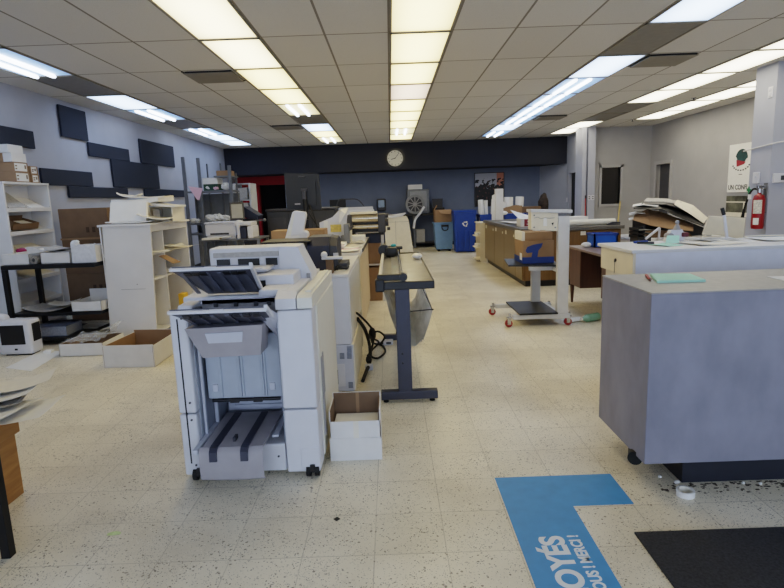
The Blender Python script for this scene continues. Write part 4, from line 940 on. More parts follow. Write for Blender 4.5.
for x, z, h, m, lb in ((-2.9, .931, .03, warm_paper, 'low stack of yellowish sheets at the left of the steel table'), (-2.75, .961, .014, paper, 'thin white sheets on the yellowish stack on the steel table')):
    single('paper_stack', B().box(x - .1, x + .18, 8.91 - .1, 8.94, z, z + h, .002), m, lb, 'paper stack')
dm = thing('tablet_stand', 'dark framed screen tilted on its stand above the white scanner', 'monitor', (-2.5, 9.45, .931))
M_ = rot_at(-2.58, 9.45, 1.36, -.25, 0, .3)
obj('screen_frame', B().box(-.12, .12, -.012, .012, -.15, .15, .01, M_), dark_plastic, dm)
obj('screen_face', B().box(-.09, .09, -.0155, -.012, -.12, .115, 0, M_), mat('grey_screen', (138, 140, 142), .3), dm)
obj('stand', B().tube((-2.57, 9.48, 1.25), (-2.55, 9.52, .95), .02).box(-2.65, -2.45, 9.45, 9.6, .931, .95), dark_plastic, dm)
nt_ = thing('blue_machine_head', 'dark blue sloping machine head beyond the white scanner', 'machine', (-2.3, 9.9, 0))
obj('sloped_head', B().prism([(-2.62, 9.7, 1.26), (-2.62, 9.7, 1.40), (-2.53, 9.7, 1.43), (-2.29, 9.7, 1.27), (-2.31, 9.7, 1.20)], (0, .4, 0)), navy_plastic, nt_)
obj('pedestal', B().box(-2.58, -2.36, 9.75, 10.05, 0, 1.22, .01), dark_plastic, nt_)
obj('bar', B().tube((-2.45, 9.68, 1.17), (-2.2, 9.68, 1.19), .012).ball((-2.18, 9.68, 1.19), .03), grey_metal, nt_)
fs = thing('filing_rack', 'pale grey pigeonhole rack of papers beyond the metal rack', 'shelf', (-3.1, 13.5, 0))
parts('side_panel', (B().box(-3.70, -3.6, 13.2, 13.8, 0, 1.95, .004), B().box(-3.29, -3.25, 13.2, 13.8, 0, 1.95, .004)), white_metal, fs)
parts('shelf_board', [B().box(-3.6, -3.29, 13.2, 13.8, z, z + .02) for z in (.4, .8, 1.2, 1.55, 1.93)], white_metal, fs)
for zz, lb in ((1.571, 'grey paper bundle on the uppermost open level of the pigeonhole rack'), (1.221, 'grey paper bundle on the second level of the pigeonhole rack'), (.821, 'grey paper bundle on the third level of the pigeonhole rack')):
    single('paper_bundle', B().box(-3.57, -3.33, 13.22, 13.6, zz, zz + .28, .01), grey_paper, lb, 'paper stack')
# dark production printer
dp = thing('production_printer', 'wide dark grey production printer standing in the shadows before the red wall', 'printer', (-1.9, 10.5, 0))
dk = mat('charcoal_machine', (52, 53, 58), .5, noise=.06)
obj('housing', B().box(-2.25, -1.0, 10.2, 10.9, .05, 1.32, .015), dk, dp)
obj('top_cover', B().box(-2.27, -.98, 10.18, 10.92, 1.32, 1.36, .012), dark_plastic, dp)
for x in (-1.85, -1.42): obj('door_seam', B().box(x - .005, x + .005, 10.19, 10.2, .1, 1.3), black_plastic, dp)
obj('door_panel', B().box(-2.2, -1.9, 10.192, 10.2, .7, 1.2, .003), dark_plastic, dp)
obj('screen_edge', B().box(-1.68, -1.63, 10.15, 10.3, 1.36, 1.75, .006), grey_plastic, dp)
parts('foot', (B().box(-2.2, -2.1, 10.3, 10.8, 0, .05), B().box(-1.15, -1.05, 10.3, 10.8, 0, .05)), rubber, dp)
# ================================================================= BACK WALL
ck = thing('wall_clock', 'round black rimmed wall clock with white face on the dark soffit', 'clock', (.19, 16.2, 2.6))
obj('rim', B().ring((.19, 16.165, 2.6), .285, .222, .034, 'Y', 40), mat('jet_black_rim', (8, 8, 9), .4, noise=0), ck, True)
obj('face', B().tube((.19, 16.198, 2.6), (.19, 16.18, 2.6), .232, n=40), mat('clock_face', (214, 212, 200), .5, noise=.01), ck)
b = B()
for k in range(12):
    a = k * PI / 6; b.box(-.008, .008, -.003, 0, .175, .205, 0, Matrix.Translation((.19, 16.18, 2.6)) @ Matrix.Rotation(a, 4, 'Y'))
obj('hour_marks', b, black_plastic, ck)
obj('hour_hand', B().box(-.009, .009, -.006, -.003, -.02, .12, 0, Matrix.Translation((.19, 16.18, 2.6)) @ Matrix.Rotation(math.radians(255), 4, 'Y')), black_plastic, ck)
obj('minute_hand', B().box(-.006, .006, -.009, -.006, -.03, .18, 0, Matrix.Translation((.19, 16.18, 2.6)) @ Matrix.Rotation(math.radians(40), 4, 'Y')), black_plastic, ck)
pt = thing('soap_dispenser', 'white and smoked paper towel dispenser mounted on the slate back wall', 'dispenser', (-.26, 17.3, 1.3))
obj('housing', B().box(-.40, -.13, 17.12, 17.298, 1.12, 1.48, .03), dark_plastic, pt)
obj('window', B().box(-.36, -.17, 17.112, 17.13, 1.22, 1.44, .02), mat('smoked_window', (150, 168, 190), .25), pt)
pt.name = 'towel_dispenser'
wm_ = thing('white_booklet_machine', 'tall cream white booklet machine on the floor near the back wall', 'machine', (.2, 14.9, 0))
obj('housing', B().prism([(-.16, 14.7, .06), (-.16, 14.7, .9), (-.05, 14.7, .98), (.42, 14.7, 1.0), (.47, 14.7, .92), (.57, 14.7, .1), (.57, 14.7, .06)], (0, .6, 0)), cream_plastic, wm_)
obj('top_tray', B().prism([(-.1, 14.65, .975), (.3, 14.65, 1.0), (.42, 15.2, 1.06), (-.1, 15.2, 1.0)], (0, 0, .03)), white_plastic, wm_)
obj('door_seam', B().box(.12, .128, 14.694, 14.702, .1, .9).box(-.1, .5, 14.694, 14.702, .86, .868), grey_plastic, wm_)
parts('foot', (B().box(-.1, 0, 14.8, 15.2, 0, .06), B().box(.45, .55, 14.8, 15.2, 0, .06)), rubber, wm_)
bc = thing('back_bench', 'black topped bench along the slate back wall under the round machine', 'table', (.6, 16.9, 0))
obj('benchtop', B().box(-.9, 1.62, 16.5, 17.27, .95, 1.0, .004), black_plastic, bc)
for x in (-.85, .7, 1.57):
    parts('leg', [B().box(x - .03, x + .03, y, y + .05, 0, .95) for y in (16.55, 17.15)], grey_metal, bc)
obj('shelf_board', B().box(-.85, 1.57, 16.6, 17.2, .12, .15), dark_plastic, bc)
fan = thing('wheel_machine', 'grey machine with a large round spoked wheel on the back bench', 'machine', (.8, 16.8, 1.0))
obj('rear_cabinet', B().box(.52, 1.18, 16.85, 17.2, 1.0, 1.72, .015), grey_metal, fan)
obj('cabinet_recess', B().box(.60, 1.10, 16.842, 16.855, 1.08, 1.66, .006), mat('recess_grey', (146, 148, 152), .5), fan)
wc = (.74, 16.62, 1.28)
obj('wheel_rim', B().ring(wc, .285, .215, .07, 'Y', 40), mat('wheel_grey', (132, 134, 138), .5), fan, True)
obj('wheel_disc', B().tube((wc[0], 16.69, wc[2]), (wc[0], 16.65, wc[2]), .22, n=32), dark_plastic, fan)
b = B()
for k in range(10):
    b.box(-.012, .012, -.02, 0, .05, .22, 0, Matrix.Translation((wc[0], 16.65, wc[2])) @ Matrix.Rotation(k * PI / 5, 4, 'Y'))
obj('wheel_spokes', b, grey_plastic, fan)
obj('wheel_hub', B().tube((wc[0], 16.66, wc[2]), (wc[0], 16.60, wc[2]), .055), grey_plastic, fan, True)
obj('axle_stand', B().prism([(.66, 16.7, 1.0), (.72, 16.7, 1.28), (.76, 16.7, 1.28), (.82, 16.7, 1.0)], (0, .15, 0)), grey_metal, fan)
obj('hose', B().path([(1.0, 16.5, 1.2), (.85, 16.4, 1.0), (.72, 16.3, .85), (.66, 16.2, .6)], .035), white_plastic, fan, True)
single('carton', B().box(.56, .98, 16.9, 17.15, 1.721, 1.86, .006), card_white, 'small white carton on top of the round wheel machine', 'box')
for x, w_, h_, lb, m in ((.45, .28, .34, 'small brown carton on the floor under the back bench', card), (.88, .26, .38, 'grey carton with white panel under the back bench', grey_paper)):
    single('carton', B().box(x - w_ / 2, x + w_ / 2, 16.65, 17.0, .151, .151 + h_, .004), m, lb, 'box')
mon2 = thing('monitor', 'small dark monitor on the back bench left of the white machine', 'monitor', (-1.75, 16.9, 1.0))
bc2 = thing('back_bench', 'black topped bench along the back wall behind the laminator', 'table', (-1.7, 16.9, 0))
obj('benchtop', B().box(-2.6, -.95, 16.5, 17.27, .95, 1.0, .004), black_plastic, bc2)
for x in (-2.55, -1.0):
    parts('leg', [B().box(x - .03, x + .03, y, y + .05, 0, .95) for y in (16.55, 17.15)], grey_metal, bc2)
obj('screen_shell', B().box(-1.80, -1.32, 16.8, 16.85, 1.18, 1.5, .01), black_plastic, mon2)
obj('stand', B().box(-1.6, -1.52, 16.85, 16.9, 1.01, 1.4).box(-1.74, -1.4, 16.78, 16.98, 1.0, 1.012), black_plastic, mon2)
lf = thing('large_format_printer', 'white wide format printer with a folded wire catcher at the back wall', 'printer', (-.9, 15.6, 0))
obj('printer_body', B().box(-1.5, -.45, 15.3, 15.8, .95, 1.2, .03), white_plastic, lf)
obj('printer_lid', B().prism([(-1.48, 15.32, 1.2), (-1.48, 15.5, 1.28), (-1.48, 15.8, 1.24), (-1.48, 15.8, 1.2)], (1.0, 0, 0)), cool_plastic, lf)
obj('wire_catcher', B().path([(-1.5, 15.5, 1.2), (-1.42, 15.55, 1.48), (-1.2, 15.55, 1.5), (-.9, 15.55, 1.48), (-.72, 15.5, 1.3)], .012), dark_plastic, lf)
for x in (-1.4, -.6): obj('leg', B().box(x - .03, x + .03, 15.4, 15.7, 0, .95), grey_metal, lf)
pr2 = thing('desktop_printer', 'small black desktop printer on the back bench above the pale blue bin', 'printer', (1.48, 16.9, 1.0))
obj('case', B().box(1.28, 1.62, 16.7, 17.0, 1.0, 1.16, .015), black_plastic, pr2)
obj('paper_tray', B().prism([(1.30, 16.95, 1.16), (1.58, 16.95, 1.16), (1.6, 17.05, 1.42), (1.28, 17.05, 1.42)], (0, .02, 0)), dark_plastic, pr2)
# bins
pb_ = thing('wheeled_bin', 'pale blue wheeled bin with black handle, carton on its lid', 'bin', (1.45, 15.4, 0))
obj('bin_body', B().prism([(1.23, 15.2, .06), (1.66, 15.2, .06), (1.71, 15.2, .74), (1.18, 15.2, .74)], (0, .5, 0)), pale_blue, pb_)
obj('rim', B().box(1.16, 1.73, 15.17, 15.73, .74, .785, .012), pale_blue, pb_)
obj('handle', B().path([(1.38, 15.18, .72), (1.40, 15.14, .6), (1.47, 15.13, .57), (1.54, 15.14, .6), (1.56, 15.18, .72)], .014).box(1.38, 1.56, 15.14, 15.17, .67, .72), black_plastic, pb_)
for x in (1.3, 1.6):
    for y in (15.27, 15.6): obj('wheel', B().tube((x - .03, y, .035), (x + .03, y, .035), .035), rubber, pb_, True)
oc3 = thing('carton', 'open brown carton with raised flaps on top of the pale blue bin', 'box', (1.45, 15.4, .786))
obj('carton_wall', B().box(1.2, 1.66, 15.25, 15.26, .786, 1.12).box(1.2, 1.66, 15.6, 15.61, .786, 1.12).box(1.2, 1.21, 15.25, 15.6, .786, 1.12).box(1.65, 1.66, 15.25, 15.6, .786, 1.12).box(1.2, 1.66, 15.25, 15.6, .786, .795), card, oc3)
obj('carton_flap', B().prism([(1.2, 15.25, 1.12), (1.2, 15.6, 1.12), (1.28, 15.55, 1.25), (1.28, 15.3, 1.25)], (.006, 0, 0)).prism([(1.66, 15.25, 1.12), (1.66, 15.6, 1.12), (1.72, 15.6, .98), (1.72, 15.25, .98)], (.006, 0, 0)).prism([(1.3, 15.25, 1.12), (1.66, 15.25, 1.12), (1.62, 15.12, 1.0), (1.36, 15.12, 1.02)], (0, 0, .006)), card, oc3)
def recycling_bin(x0, x1, y0, y1, h, label, mark=False, lid=True):
    t = thing('recycling_bin', label, 'bin', ((x0 + x1) / 2, (y0 + y1) / 2, 0), group='blue recycling bins')
    s = .035
    rows = [[(x0 + s, y0 + s, .03), (x1 - s, y0 + s, .03), (x1 - s, y1 - s, .03), (x0 + s, y1 - s, .03)], [(x0, y0, h), (x1, y0, h), (x1, y1, h), (x0, y1, h)]]
    b = B(); a = [b.bm.verts.new(p) for p in rows[0]]; c = [b.bm.verts.new(p) for p in rows[1]]
    b.bm.faces.new(a)
    for k in range(4): b.bm.faces.new((a[k], a[(k + 1) % 4], c[(k + 1) % 4], c[k]))
    b.box(x0 - .015, x1 + .015, y0 - .015, y0 + .02, h - .06, h).box(x0 - .015, x1 + .015, y1 - .02, y1 + .015, h - .06, h).box(x0 - .015, x0 + .02, y0, y1, h - .06, h).box(x1 - .02, x1 + .015, y0, y1, h - .06, h)
    for k in range(3):
        xx = x0 + (x1 - x0) * (k + 1) / 4; b.box(xx - .03, xx + .03, y0 - .006, y0 + .04, .06, h * .55)
    obj('bin_body', b, blue_plastic, t)
    if lid: obj('bin_lid', B().box(x0 - .02, x1 + .02, y0 - .02, y1 + .02, h, h + .05, .015).tube((x0, y1 + .01, h + .03), (x1, y1 + .01, h + .03), .025), blue_plastic, t)
    if mark:
        cx = (x0 + x1) / 2; b = B()
        for k in range(3):
            M_ = Matrix.Translation((cx, y0 - .004, h * .72)) @ Matrix.Rotation(k * 2 * PI / 3, 4, 'Y')
            b.prism([M_ @ Vector(p) for p in ((-.05, 0, .035), (.03, 0, .035), (.03, 0, .02), (.065, 0, .048), (.03, 0, .075), (.03, 0, .058), (-.035, 0, .058))], (0, -.002, 0))
        obj('recycling_symbol', b, paper, t)
    for x in (x0 + .08, x1 - .08): obj('wheel', B().tube((x - .03, y1 - .03, .06), (x + .03, y1 - .03, .06), .06), rubber, t, True)
    return t
recycling_bin(1.66, 2.22, 14.55, 15.08, 1.05, 'dark blue recycling bin with white arrows symbol, beside the pale blue bin', True)
recycling_bin(2.34, 2.9, 14.6, 15.2, .98, 'dark blue recycling bin holding white paper rolls, behind the white upright board', lid=False)
recycling_bin(2.98, 3.52, 14.6, 15.2, .98, 'dark blue recycling bin holding a brown carton, middle of the back row', lid=False)
recycling_bin(3.58, 3.94, 14.6, 15.2, .98, 'dark blue recycling bin at the right end of the back row', lid=False)
def roll(x, y, z0, z1, r, dx, label, m=paper):
    t = thing('paper_roll', label, 'paper roll', (x, y, z0), group='white paper rolls in the bins')
    obj('roll', B().tube((x, y, z0), (x + dx, y + .03, z1), r, n=20), m, t, True)
    d = Vector((dx, .03, z1 - z0)).normalized(); e = Vector((x + dx, y + .03, z1))
    obj('core', B().tube(e - d * .002, e + d * .003, r * .4, n=14), grey_paper, t)
roll(2.43, 14.75, .1, 1.36, .07, -.05, 'white paper roll at the far left, leaning left in the blue bin')
roll(2.55, 14.85, .1, 1.34, .055, -.02, 'thinner white paper roll, second from the left in the blue bin')
roll(2.98 - .12, 14.95, .1, 1.32, .07, .16 - .14, 'white paper roll just right of the upright white board')
roll(3.13, 14.95, .7, 1.40, .12, .03, 'fat white paper roll above the brown carton, left of two')
roll(3.42, 15.0, .7, 1.40, .11, .05, 'white paper roll above the brown carton, right one of two')
cs = thing('carton', 'long shallow brown carton lying across the blue bins', 'box', (3.2, 14.75, .98))
obj('carton_body', B().prism([(2.85, 14.66, .985), (3.45, 14.66, .985), (3.45, 14.66, 1.17), (3.32, 14.66, 1.19), (2.85, 14.66, 1.10)], (0, .25, 0)), card, cs)
obj('carton_flap', B().box(3.455, 3.95, 14.7, 14.9, .985, 1.14, .004), card_dark, cs)
single('folded_board', B().prism([(2.62, 14.72, .6), (2.8, 14.72, .6), (3.06, 14.72, 1.25), (2.76, 14.72, 1.38), (2.66, 14.72, 1.36)], (0, .01, 0)), card_white, 'white angular folded board sticking out of the blue bins', 'board')
single('plastic_bag', B().ball((2.93, 14.56, 1.0), .09, (1.4, .8, .6), 7), paper, 'small white plastic bag hanging over the blue bin rim', 'bag')
dk_b = B().ball((4.1, 15.0, 1.22), .12, (1, .9, 2.0), 7)
for v in dk_b.bm.verts: v.co += Vector((random.uniform(-.03, .03), 0, random.uniform(-.03, .03)))
fb = thing('carved_stand', 'dark brown knotted ornament standing at the right of the blue bins', 'ornament', (4.1, 15.0, 0))
obj('ornament', dk_b, mat('dark_brown_bark', (58, 48, 42), .8, noise=.4, scale=16), fb)
obj('plinth', B().box(3.98 + .09, 4.22, 14.88, 15.12, 0, 1.05, .005), dark_plastic, fb)
# picture with silhouettes at sunset
pic = thing('wall_picture', 'framed picture of dark tree silhouettes against a pale and orange sky', 'picture', (3.08, 17.28, 1.65))
pm = bpy.data.materials.new('silhouette_picture'); pm.use_nodes = True
nt = pm.node_tree; N = nt.nodes; L = nt.links; bb_ = N['Principled BSDF']
tc = N.new('ShaderNodeTexCoord'); sp = N.new('ShaderNodeSeparateXYZ'); L.new(tc.outputs['Object'], sp.inputs[0])
n1 = N.new('ShaderNodeTexNoise'); n1.inputs['Scale'].default_value = 9; n1.inputs['Detail'].default_value = 8; L.new(tc.outputs['Object'], n1.inputs['Vector'])
hgt = node_math(nt, 'MULTIPLY_ADD', sp.outputs[2], -.8, node_math(nt, 'SUBTRACT', n1.outputs['Fac'], .36))
sil = node_math(nt, 'GREATER_THAN', hgt, 0.0)
sky = mixc(nt, node_math(nt, 'GREATER_THAN', sp.outputs[0], .2), rgb((176, 178, 190)), rgb((196, 128, 104)))
n2 = N.new('ShaderNodeTexNoise'); n2.inputs['Scale'].default_value = 14; L.new(tc.outputs['Object'], n2.inputs['Vector'])
L.new(mixc(nt, sil, sky, mixc(nt, node_math(nt, 'GREATER_THAN', n2.outputs['Fac'], .62), rgb((26, 22, 26)), rgb((96, 62, 58)))), bb_.inputs['Base Color'])
obj('canvas', B().box(2.62, 3.49, 17.262, 17.28, 1.15, 2.13), pm, pic)
obj('frame', B().box(2.6, 2.62, 17.25, 17.295, 1.13, 2.15).box(3.49, 3.51, 17.25, 17.295, 1.13, 2.15).box(2.6, 3.51, 17.25, 17.295, 2.13, 2.15).box(2.6, 3.51, 17.25, 17.295, 1.13, 1.15), dark_plastic, pic)

# ================================================================= BROWN CABINET ISLAND
bronze = mat('olive_bronze_laminate', (118, 98, 62), .38, noise=.05, scale=3)
brown_w = wood_material('warm_brown_wood', (96, 70, 34), (112, 82, 42), (4, 4, .5), .45)
isl = thing('cabinet_island', 'long bronze brown cabinet island with a dark stone top, right of centre', 'cabinet', (2.9, 10.5, 0))
obj('carcass', B().box(2.09, 3.62, 8.77, 12.3, .1, .88), brown_w, isl)
obj('plinth', B().box(2.13, 3.58, 8.82, 12.28, 0, .1), black_plastic, isl)
obj('countertop', B().box(2.04, 3.66, 8.72, 12.34, .88, .935, .006), mat('dark_stone_top', (92, 88, 84), .35, noise=.12, scale=50), isl)
ys = [8.78, 9.25, 10.2, 11.15, 12.28]
for y0, y1 in zip(ys, ys[1:]):
    d = obj('door', B().box(2.068, 2.09, y0 + .006, y1 - .006, .105, .872, .003), bronze, isl)
    obj('paper_tag', B().box(2.0655, 2.068, y1 - .22, y1 - .12, .77, .835).box(2.0655, 2.068, y0 + .1, y0 + .17, .76, .80), warm_paper, d)
obj('front_panel', B().box(2.11, 3.6, 8.752, 8.77, .105, .872, .003), brown_w, isl)
obj('paper_tag', B().box(2.98, 3.06, 8.749, 8.752, .80, .86), warm_paper, isl)
es = thing('open_end_shelf', 'cream open end shelf unit at the far end of the brown cabinets', 'shelf', (2.0, 12.7, 0))
parts('side_panel', (B().box(1.98, 2.12, 12.38, 12.4, 0, .88), B().box(1.98, 2.12, 13.0, 13.02, 0, .88)), cream_lam, es)
obj('back_panel', B().box(2.10, 2.12, 12.4, 13.0, 0, .88), cream_lam, es)
for z in (.04, .3, .56, .86): obj('shelf_board', B().box(1.9 if z < .8 else 1.95, 2.10, 12.4, 13.0, z, z + .02), cream_lam, es)
for zz, lb in ((.32, 'cream papers on the lower level of the open end shelf'), (.58, 'cream papers on the upper level of the open end shelf')):
    single('paper_stack', B().box(1.93, 2.09, 12.45, 12.9, zz + .001, zz + .07, .005), warm_paper, lb, 'paper stack')
wbd = thing('upright_board', 'tall narrow white board standing upright on the far end of the island', 'board', (2.35, 12.2, .936))
obj('board', B().box(2.27, 2.44, 12.1, 12.2, .936, 1.6, .004), card_white, wbd)
obj('board_wing', B().prism([(2.2, 12.15, .936), (2.28, 12.15, .936), (2.28, 12.15, 1.5), (2.21, 12.15, 1.46)], (0, .02, 0)), paper, wbd)
lc = thing('carton', 'long white carton with a dark red end label on the island', 'box', (2.6, 9.6, .936))
obj('carton_body', B().box(2.14, 3.25, 9.2, 9.5, .936, 1.07, .004), card_white, lc)
obj('red_label', B().box(2.20, 2.36, 9.196, 9.2, .945, 1.06), mat('dark_red_print', (128, 30, 42), .5), lc)
obj('label_print', B().box(2.24, 2.32, 9.1945, 9.196, .975, .985).box(2.255, 2.305, 9.1945, 9.196, 1.01, 1.035), paper, lc)
for n, (x, y, w_, l_, z, cu, lb, m) in enumerate(((2.5, 10.6, .7, 1.0, .94, .02, 'large white sheet spread on the island, far left part', paper), (2.5, 9.9, .5, .4, 1.08 - .12, .03, 'crumpled white wrapping behind the long white carton on the island', paper), (3.2, 9.3, .7, .4, .94, .015, 'cream sheet on the right half of the island', warm_paper))):
    single('loose_sheet', sheet_bm(w_, l_, 0, cu), m, lb, 'paper', smooth=True, loc=(x, y, z), rot=(0, 0, .1 * n))
single('plastic_bag', B().strip([[(2.28, 9.52, .95), (2.5, 9.6, 1.0), (2.8, 9.55, .96)], [(2.1, 9.8, 1.2), (2.4, 9.8, 1.1), (2.7, 9.8, 1.12)], [(2.4, 10.0, .95), (2.6, 10.0, 1.02), (2.9, 10.0, .95)]], .004), mat('white_polythene', (222, 224, 228), .3), 'peaked white plastic wrapping standing behind the long white carton', 'plastic')
rw = thing('paper_roll', 'long white roll of paper lying across the right end of the island', 'paper roll', (3.6, 8.95, .936))
obj('roll', B().tube((2.75, 8.98, .985), (3.6, 8.98, .985), .048, n=20), warm_paper, rw, True)
obj('core', B().tube((2.745, 8.98, .985), (2.75, 8.98, .985), .02), grey_paper, rw)
wl = thing('stapler', 'small dark tool on the right end of the island', 'tool', (3.5, 8.82, .936))
obj('base', B().box(3.42, 3.62, 8.80, 8.85, .936, .95, .003), dark_plastic, wl)
obj('arm', B().prism([(3.42, 8.8, .952), (3.62, 8.8, .955), (3.62, 8.8, .985), (3.5, 8.8, .99)], (0, .05, 0)), dark_plastic, wl)

# ================================================================= ROLLING CART
ca = thing('rolling_cart', 'white tilting-desk cart on red wheeled casters with two black shelves', 'cart', (1.65, 6.45, 0))
obj('base_rail', B().box(1.33, 1.97, 6.07, 6.13, .085, .135, .006), white_metal, ca)
obj('base_rail', B().box(1.26, 1.95, 6.74, 6.80, .085, .135, .006), white_metal, ca)
obj('upright', B().box(1.825, 1.95, 6.08, 6.15, .135, 1.22, .006), white_metal, ca)
obj('upright', B().box(1.70, 1.81, 6.72, 6.78, .135, .60, .006).box(1.72, 1.80, 6.72, 6.78, .6, 1.2, .006), white_metal, ca)
obj('cross_bar', B().box(1.84, 1.90, 6.13, 6.75, .09, .13).box(1.83, 1.89, 6.14, 6.74, .6, .64), white_metal, ca)
obj('lower_shelf', B().box(1.40, 1.83, 6.05, 6.80, .138, .158, .004), black_plastic, ca)
obj('middle_shelf', B().prism([(1.34, 6.36, .652), (1.93, 6.2, .652), (1.93, 7.0, .652), (1.42, 7.0, .652)], (0, 0, .018)), black_plastic, ca)
obj('shelf_bracket', B().box(1.57, 1.83, 6.30, 6.36, .60, .65, .004), white_metal, ca)
hb_ = obj('head_box', B().prism([(1.53, 6.08, 1.085), (1.82, 6.08, 1.06), (1.82, 6.08, 1.255), (1.53, 6.08, 1.275)], (0, .14, 0)), cream_plastic, ca)
obj('top_plate', B().prism([(1.52, 6.06, 1.275), (1.97, 6.06, 1.252), (1.97, 6.06, 1.285), (1.52, 6.06, 1.305)], (0, .2, 0)), white_metal, ca)
obj('head_bolt', B().tube((1.56, 6.078, 1.11), (1.56, 6.072, 1.11), .008).tube((1.56, 6.078, 1.24), (1.56, 6.072, 1.24), .008).tube((1.79, 6.078, 1.10), (1.79, 6.072, 1.10), .008), grey_metal, hb_)
obj('sticker_scrap', B().box(1.66, 1.70, 6.075, 6.08, 1.12, 1.18).ball((1.68, 6.077, 1.19), .02, (1, .15, 1), 6), paper, hb_)
obj('black_mark', B().prism([(1.75, 6.077, 1.15), (1.775, 6.077, 1.155), (1.765, 6.077, 1.12)], (0, .003, 0)), black_plastic, hb_)
obj('pencil_scrawl', B().path([(1.56, 6.077, 1.21), (1.6, 6.077, 1.22), (1.63, 6.077, 1.2), (1.68, 6.077, 1.21), (1.73, 6.077, 1.2), (1.78, 6.077, 1.205)], .003, 5), grey_plastic, hb_)
for x, y in ((1.30, 6.1), (1.965, 6.1), (1.235, 6.77), (1.93, 6.77)):
    c = obj('caster', B().tube((x - .012, y - .016, .042), (x - .012, y + .016, .042), .042, n=20), red_plastic, ca, True)
    obj('caster_fork', B().box(x - .03, x + .012, y - .026, y - .019, .03, .1, .003).box(x - .03, x + .012, y + .019, y + .026, .03, .1, .003).box(x - .035, x + .025, y - .026, y + .026, .1, .112).tube((x, y, .11), (x, y, .15), .016).tube((x - .012, y - .03, .042), (x - .012, y + .03, .042), .012), chrome, c)
# boxes on the cart
cbx = thing('carton', 'brown carton with blue printed base band on the black middle cart shelf', 'box', (1.65, 6.6, .671))
obj('carton_body', B().box(1.52, 1.88, 6.42, 6.85, .671, .935, .004), card, cbx)
bi_ = mat('carton_blue_ink', (34, 62, 130), .6, noise=.05)
obj('blue_band', B().box(1.517, 1.883, 6.417, 6.853, .672, .745), bi_, cbx)
obj('emblem', B().prism([(1.55, 6.419, .82), (1.57, 6.419, .865), (1.64, 6.419, .89), (1.75, 6.419, .905), (1.735, 6.419, .86), (1.70, 6.419, .82), (1.69, 6.419, .745), (1.62, 6.419, .745), (1.63, 6.419, .80), (1.57, 6.419, .795)], (0, -.002, 0)), bi_, cbx)
obj('white_label', B().box(1.5145, 1.5165, 6.45, 6.55, .71, .79), paper, cbx)
cb2 = thing('carton', 'shallow brown box with a white end resting on the blue banded carton', 'box', (1.68, 6.6, .936))
obj('carton_body', B().box(1.55, 1.87, 6.45, 6.82, .936, 1.03, .003), card, cb2)
obj('white_end', B().box(1.515, 1.55, 6.45, 6.82, .936, 1.04, .003), warm_paper, cb2)

# ================================================================= BROWN DESK
walnut = wood_material('dark_walnut', (72, 46, 38), (92, 60, 48), (4, 4, .6), .4)
dsk = thing('desk', 'dark brown wooden desk with grey top and tapered leg, behind the white counter', 'desk', (2.9, 6.7, 0))
obj('desktop', B().box(2.37, 3.2, 5.95, 7.48, .735, .765, .004), mat('desk_taupe_top', (128, 110, 104), .35, noise=.05), dsk)
obj('pedestal', B().box(2.40, 3.15, 7.03, 7.45, .25, .735, .004), walnut, dsk)
obj('pedestal', B().box(2.40, 3.15, 5.98, 6.32, .25, .735, .004), walnut, dsk)
obj('modesty_panel', B().box(2.85, 2.87, 6.32, 7.03, .27, .735), walnut, dsk)
for x, y in ((2.425, 7.41), (3.12, 7.41), (2.425, 6.02), (3.12, 6.02)):
    obj('leg', B().tube((x, y, .25), (x, y, 0), .03, .015, n=12), walnut, dsk, True)
bb2 = thing('blue_crate', 'bright blue plastic basket on the brown desk', 'basket', (2.9, 7.0, .766))
obj('basket_wall', B().box(2.58, 2.88, 7.06, 7.08, .766, .93).box(2.58, 2.88, 7.30, 7.32, .766, .93).box(2.58, 2.60, 7.06, 7.32, .766, .93).box(2.86, 2.88, 7.06, 7.32, .766, .93).box(2.58, 2.88, 7.06, 7.32, .766, .775), mat('bright_blue_plastic', (22, 92, 190), .4), bb2)
obj('basket_rim', B().box(2.57, 2.89, 7.05, 7.065, .915, .94).box(2.57, 2.89, 7.315, 7.33, .915, .94).box(2.57, 2.585, 7.05, 7.33, .915, .94).box(2.875, 2.89, 7.05, 7.33, .915, .94), blue_plastic, bb2)
single('crumpled_paper', B().ball((2.50, 7.12, .80), .05, (1.3, 1, .7), 7), paper, 'white crumpled tissue on the desk beside the blue basket', 'crumpled paper')
gb = thing('plastic_bottle', 'green tinted plastic bottle lying on the floor beside the desk', 'bottle', (2.3, 6.6, 0))
obj('bottle', B().tube((2.2, 6.2, .045), (2.36, 6.28, .045), .044).tube((2.2, 6.2, .045), (2.14, 6.17, .045), .04, .015), mat('green_plastic', (132, 176, 150), .25, noise=.05), gb, True)
obj('cap', B().tube((2.14, 6.17, .045), (2.12, 6.16, .045), .016), paper, gb)
single('loose_sheet', sheet_bm(.16, .3, .004, .01), paper, 'white strip of paper on the floor right of the cart caster', 'paper', smooth=True, loc=(2.1, 6.3, 0.001), rot=(0, 0, -1.1))

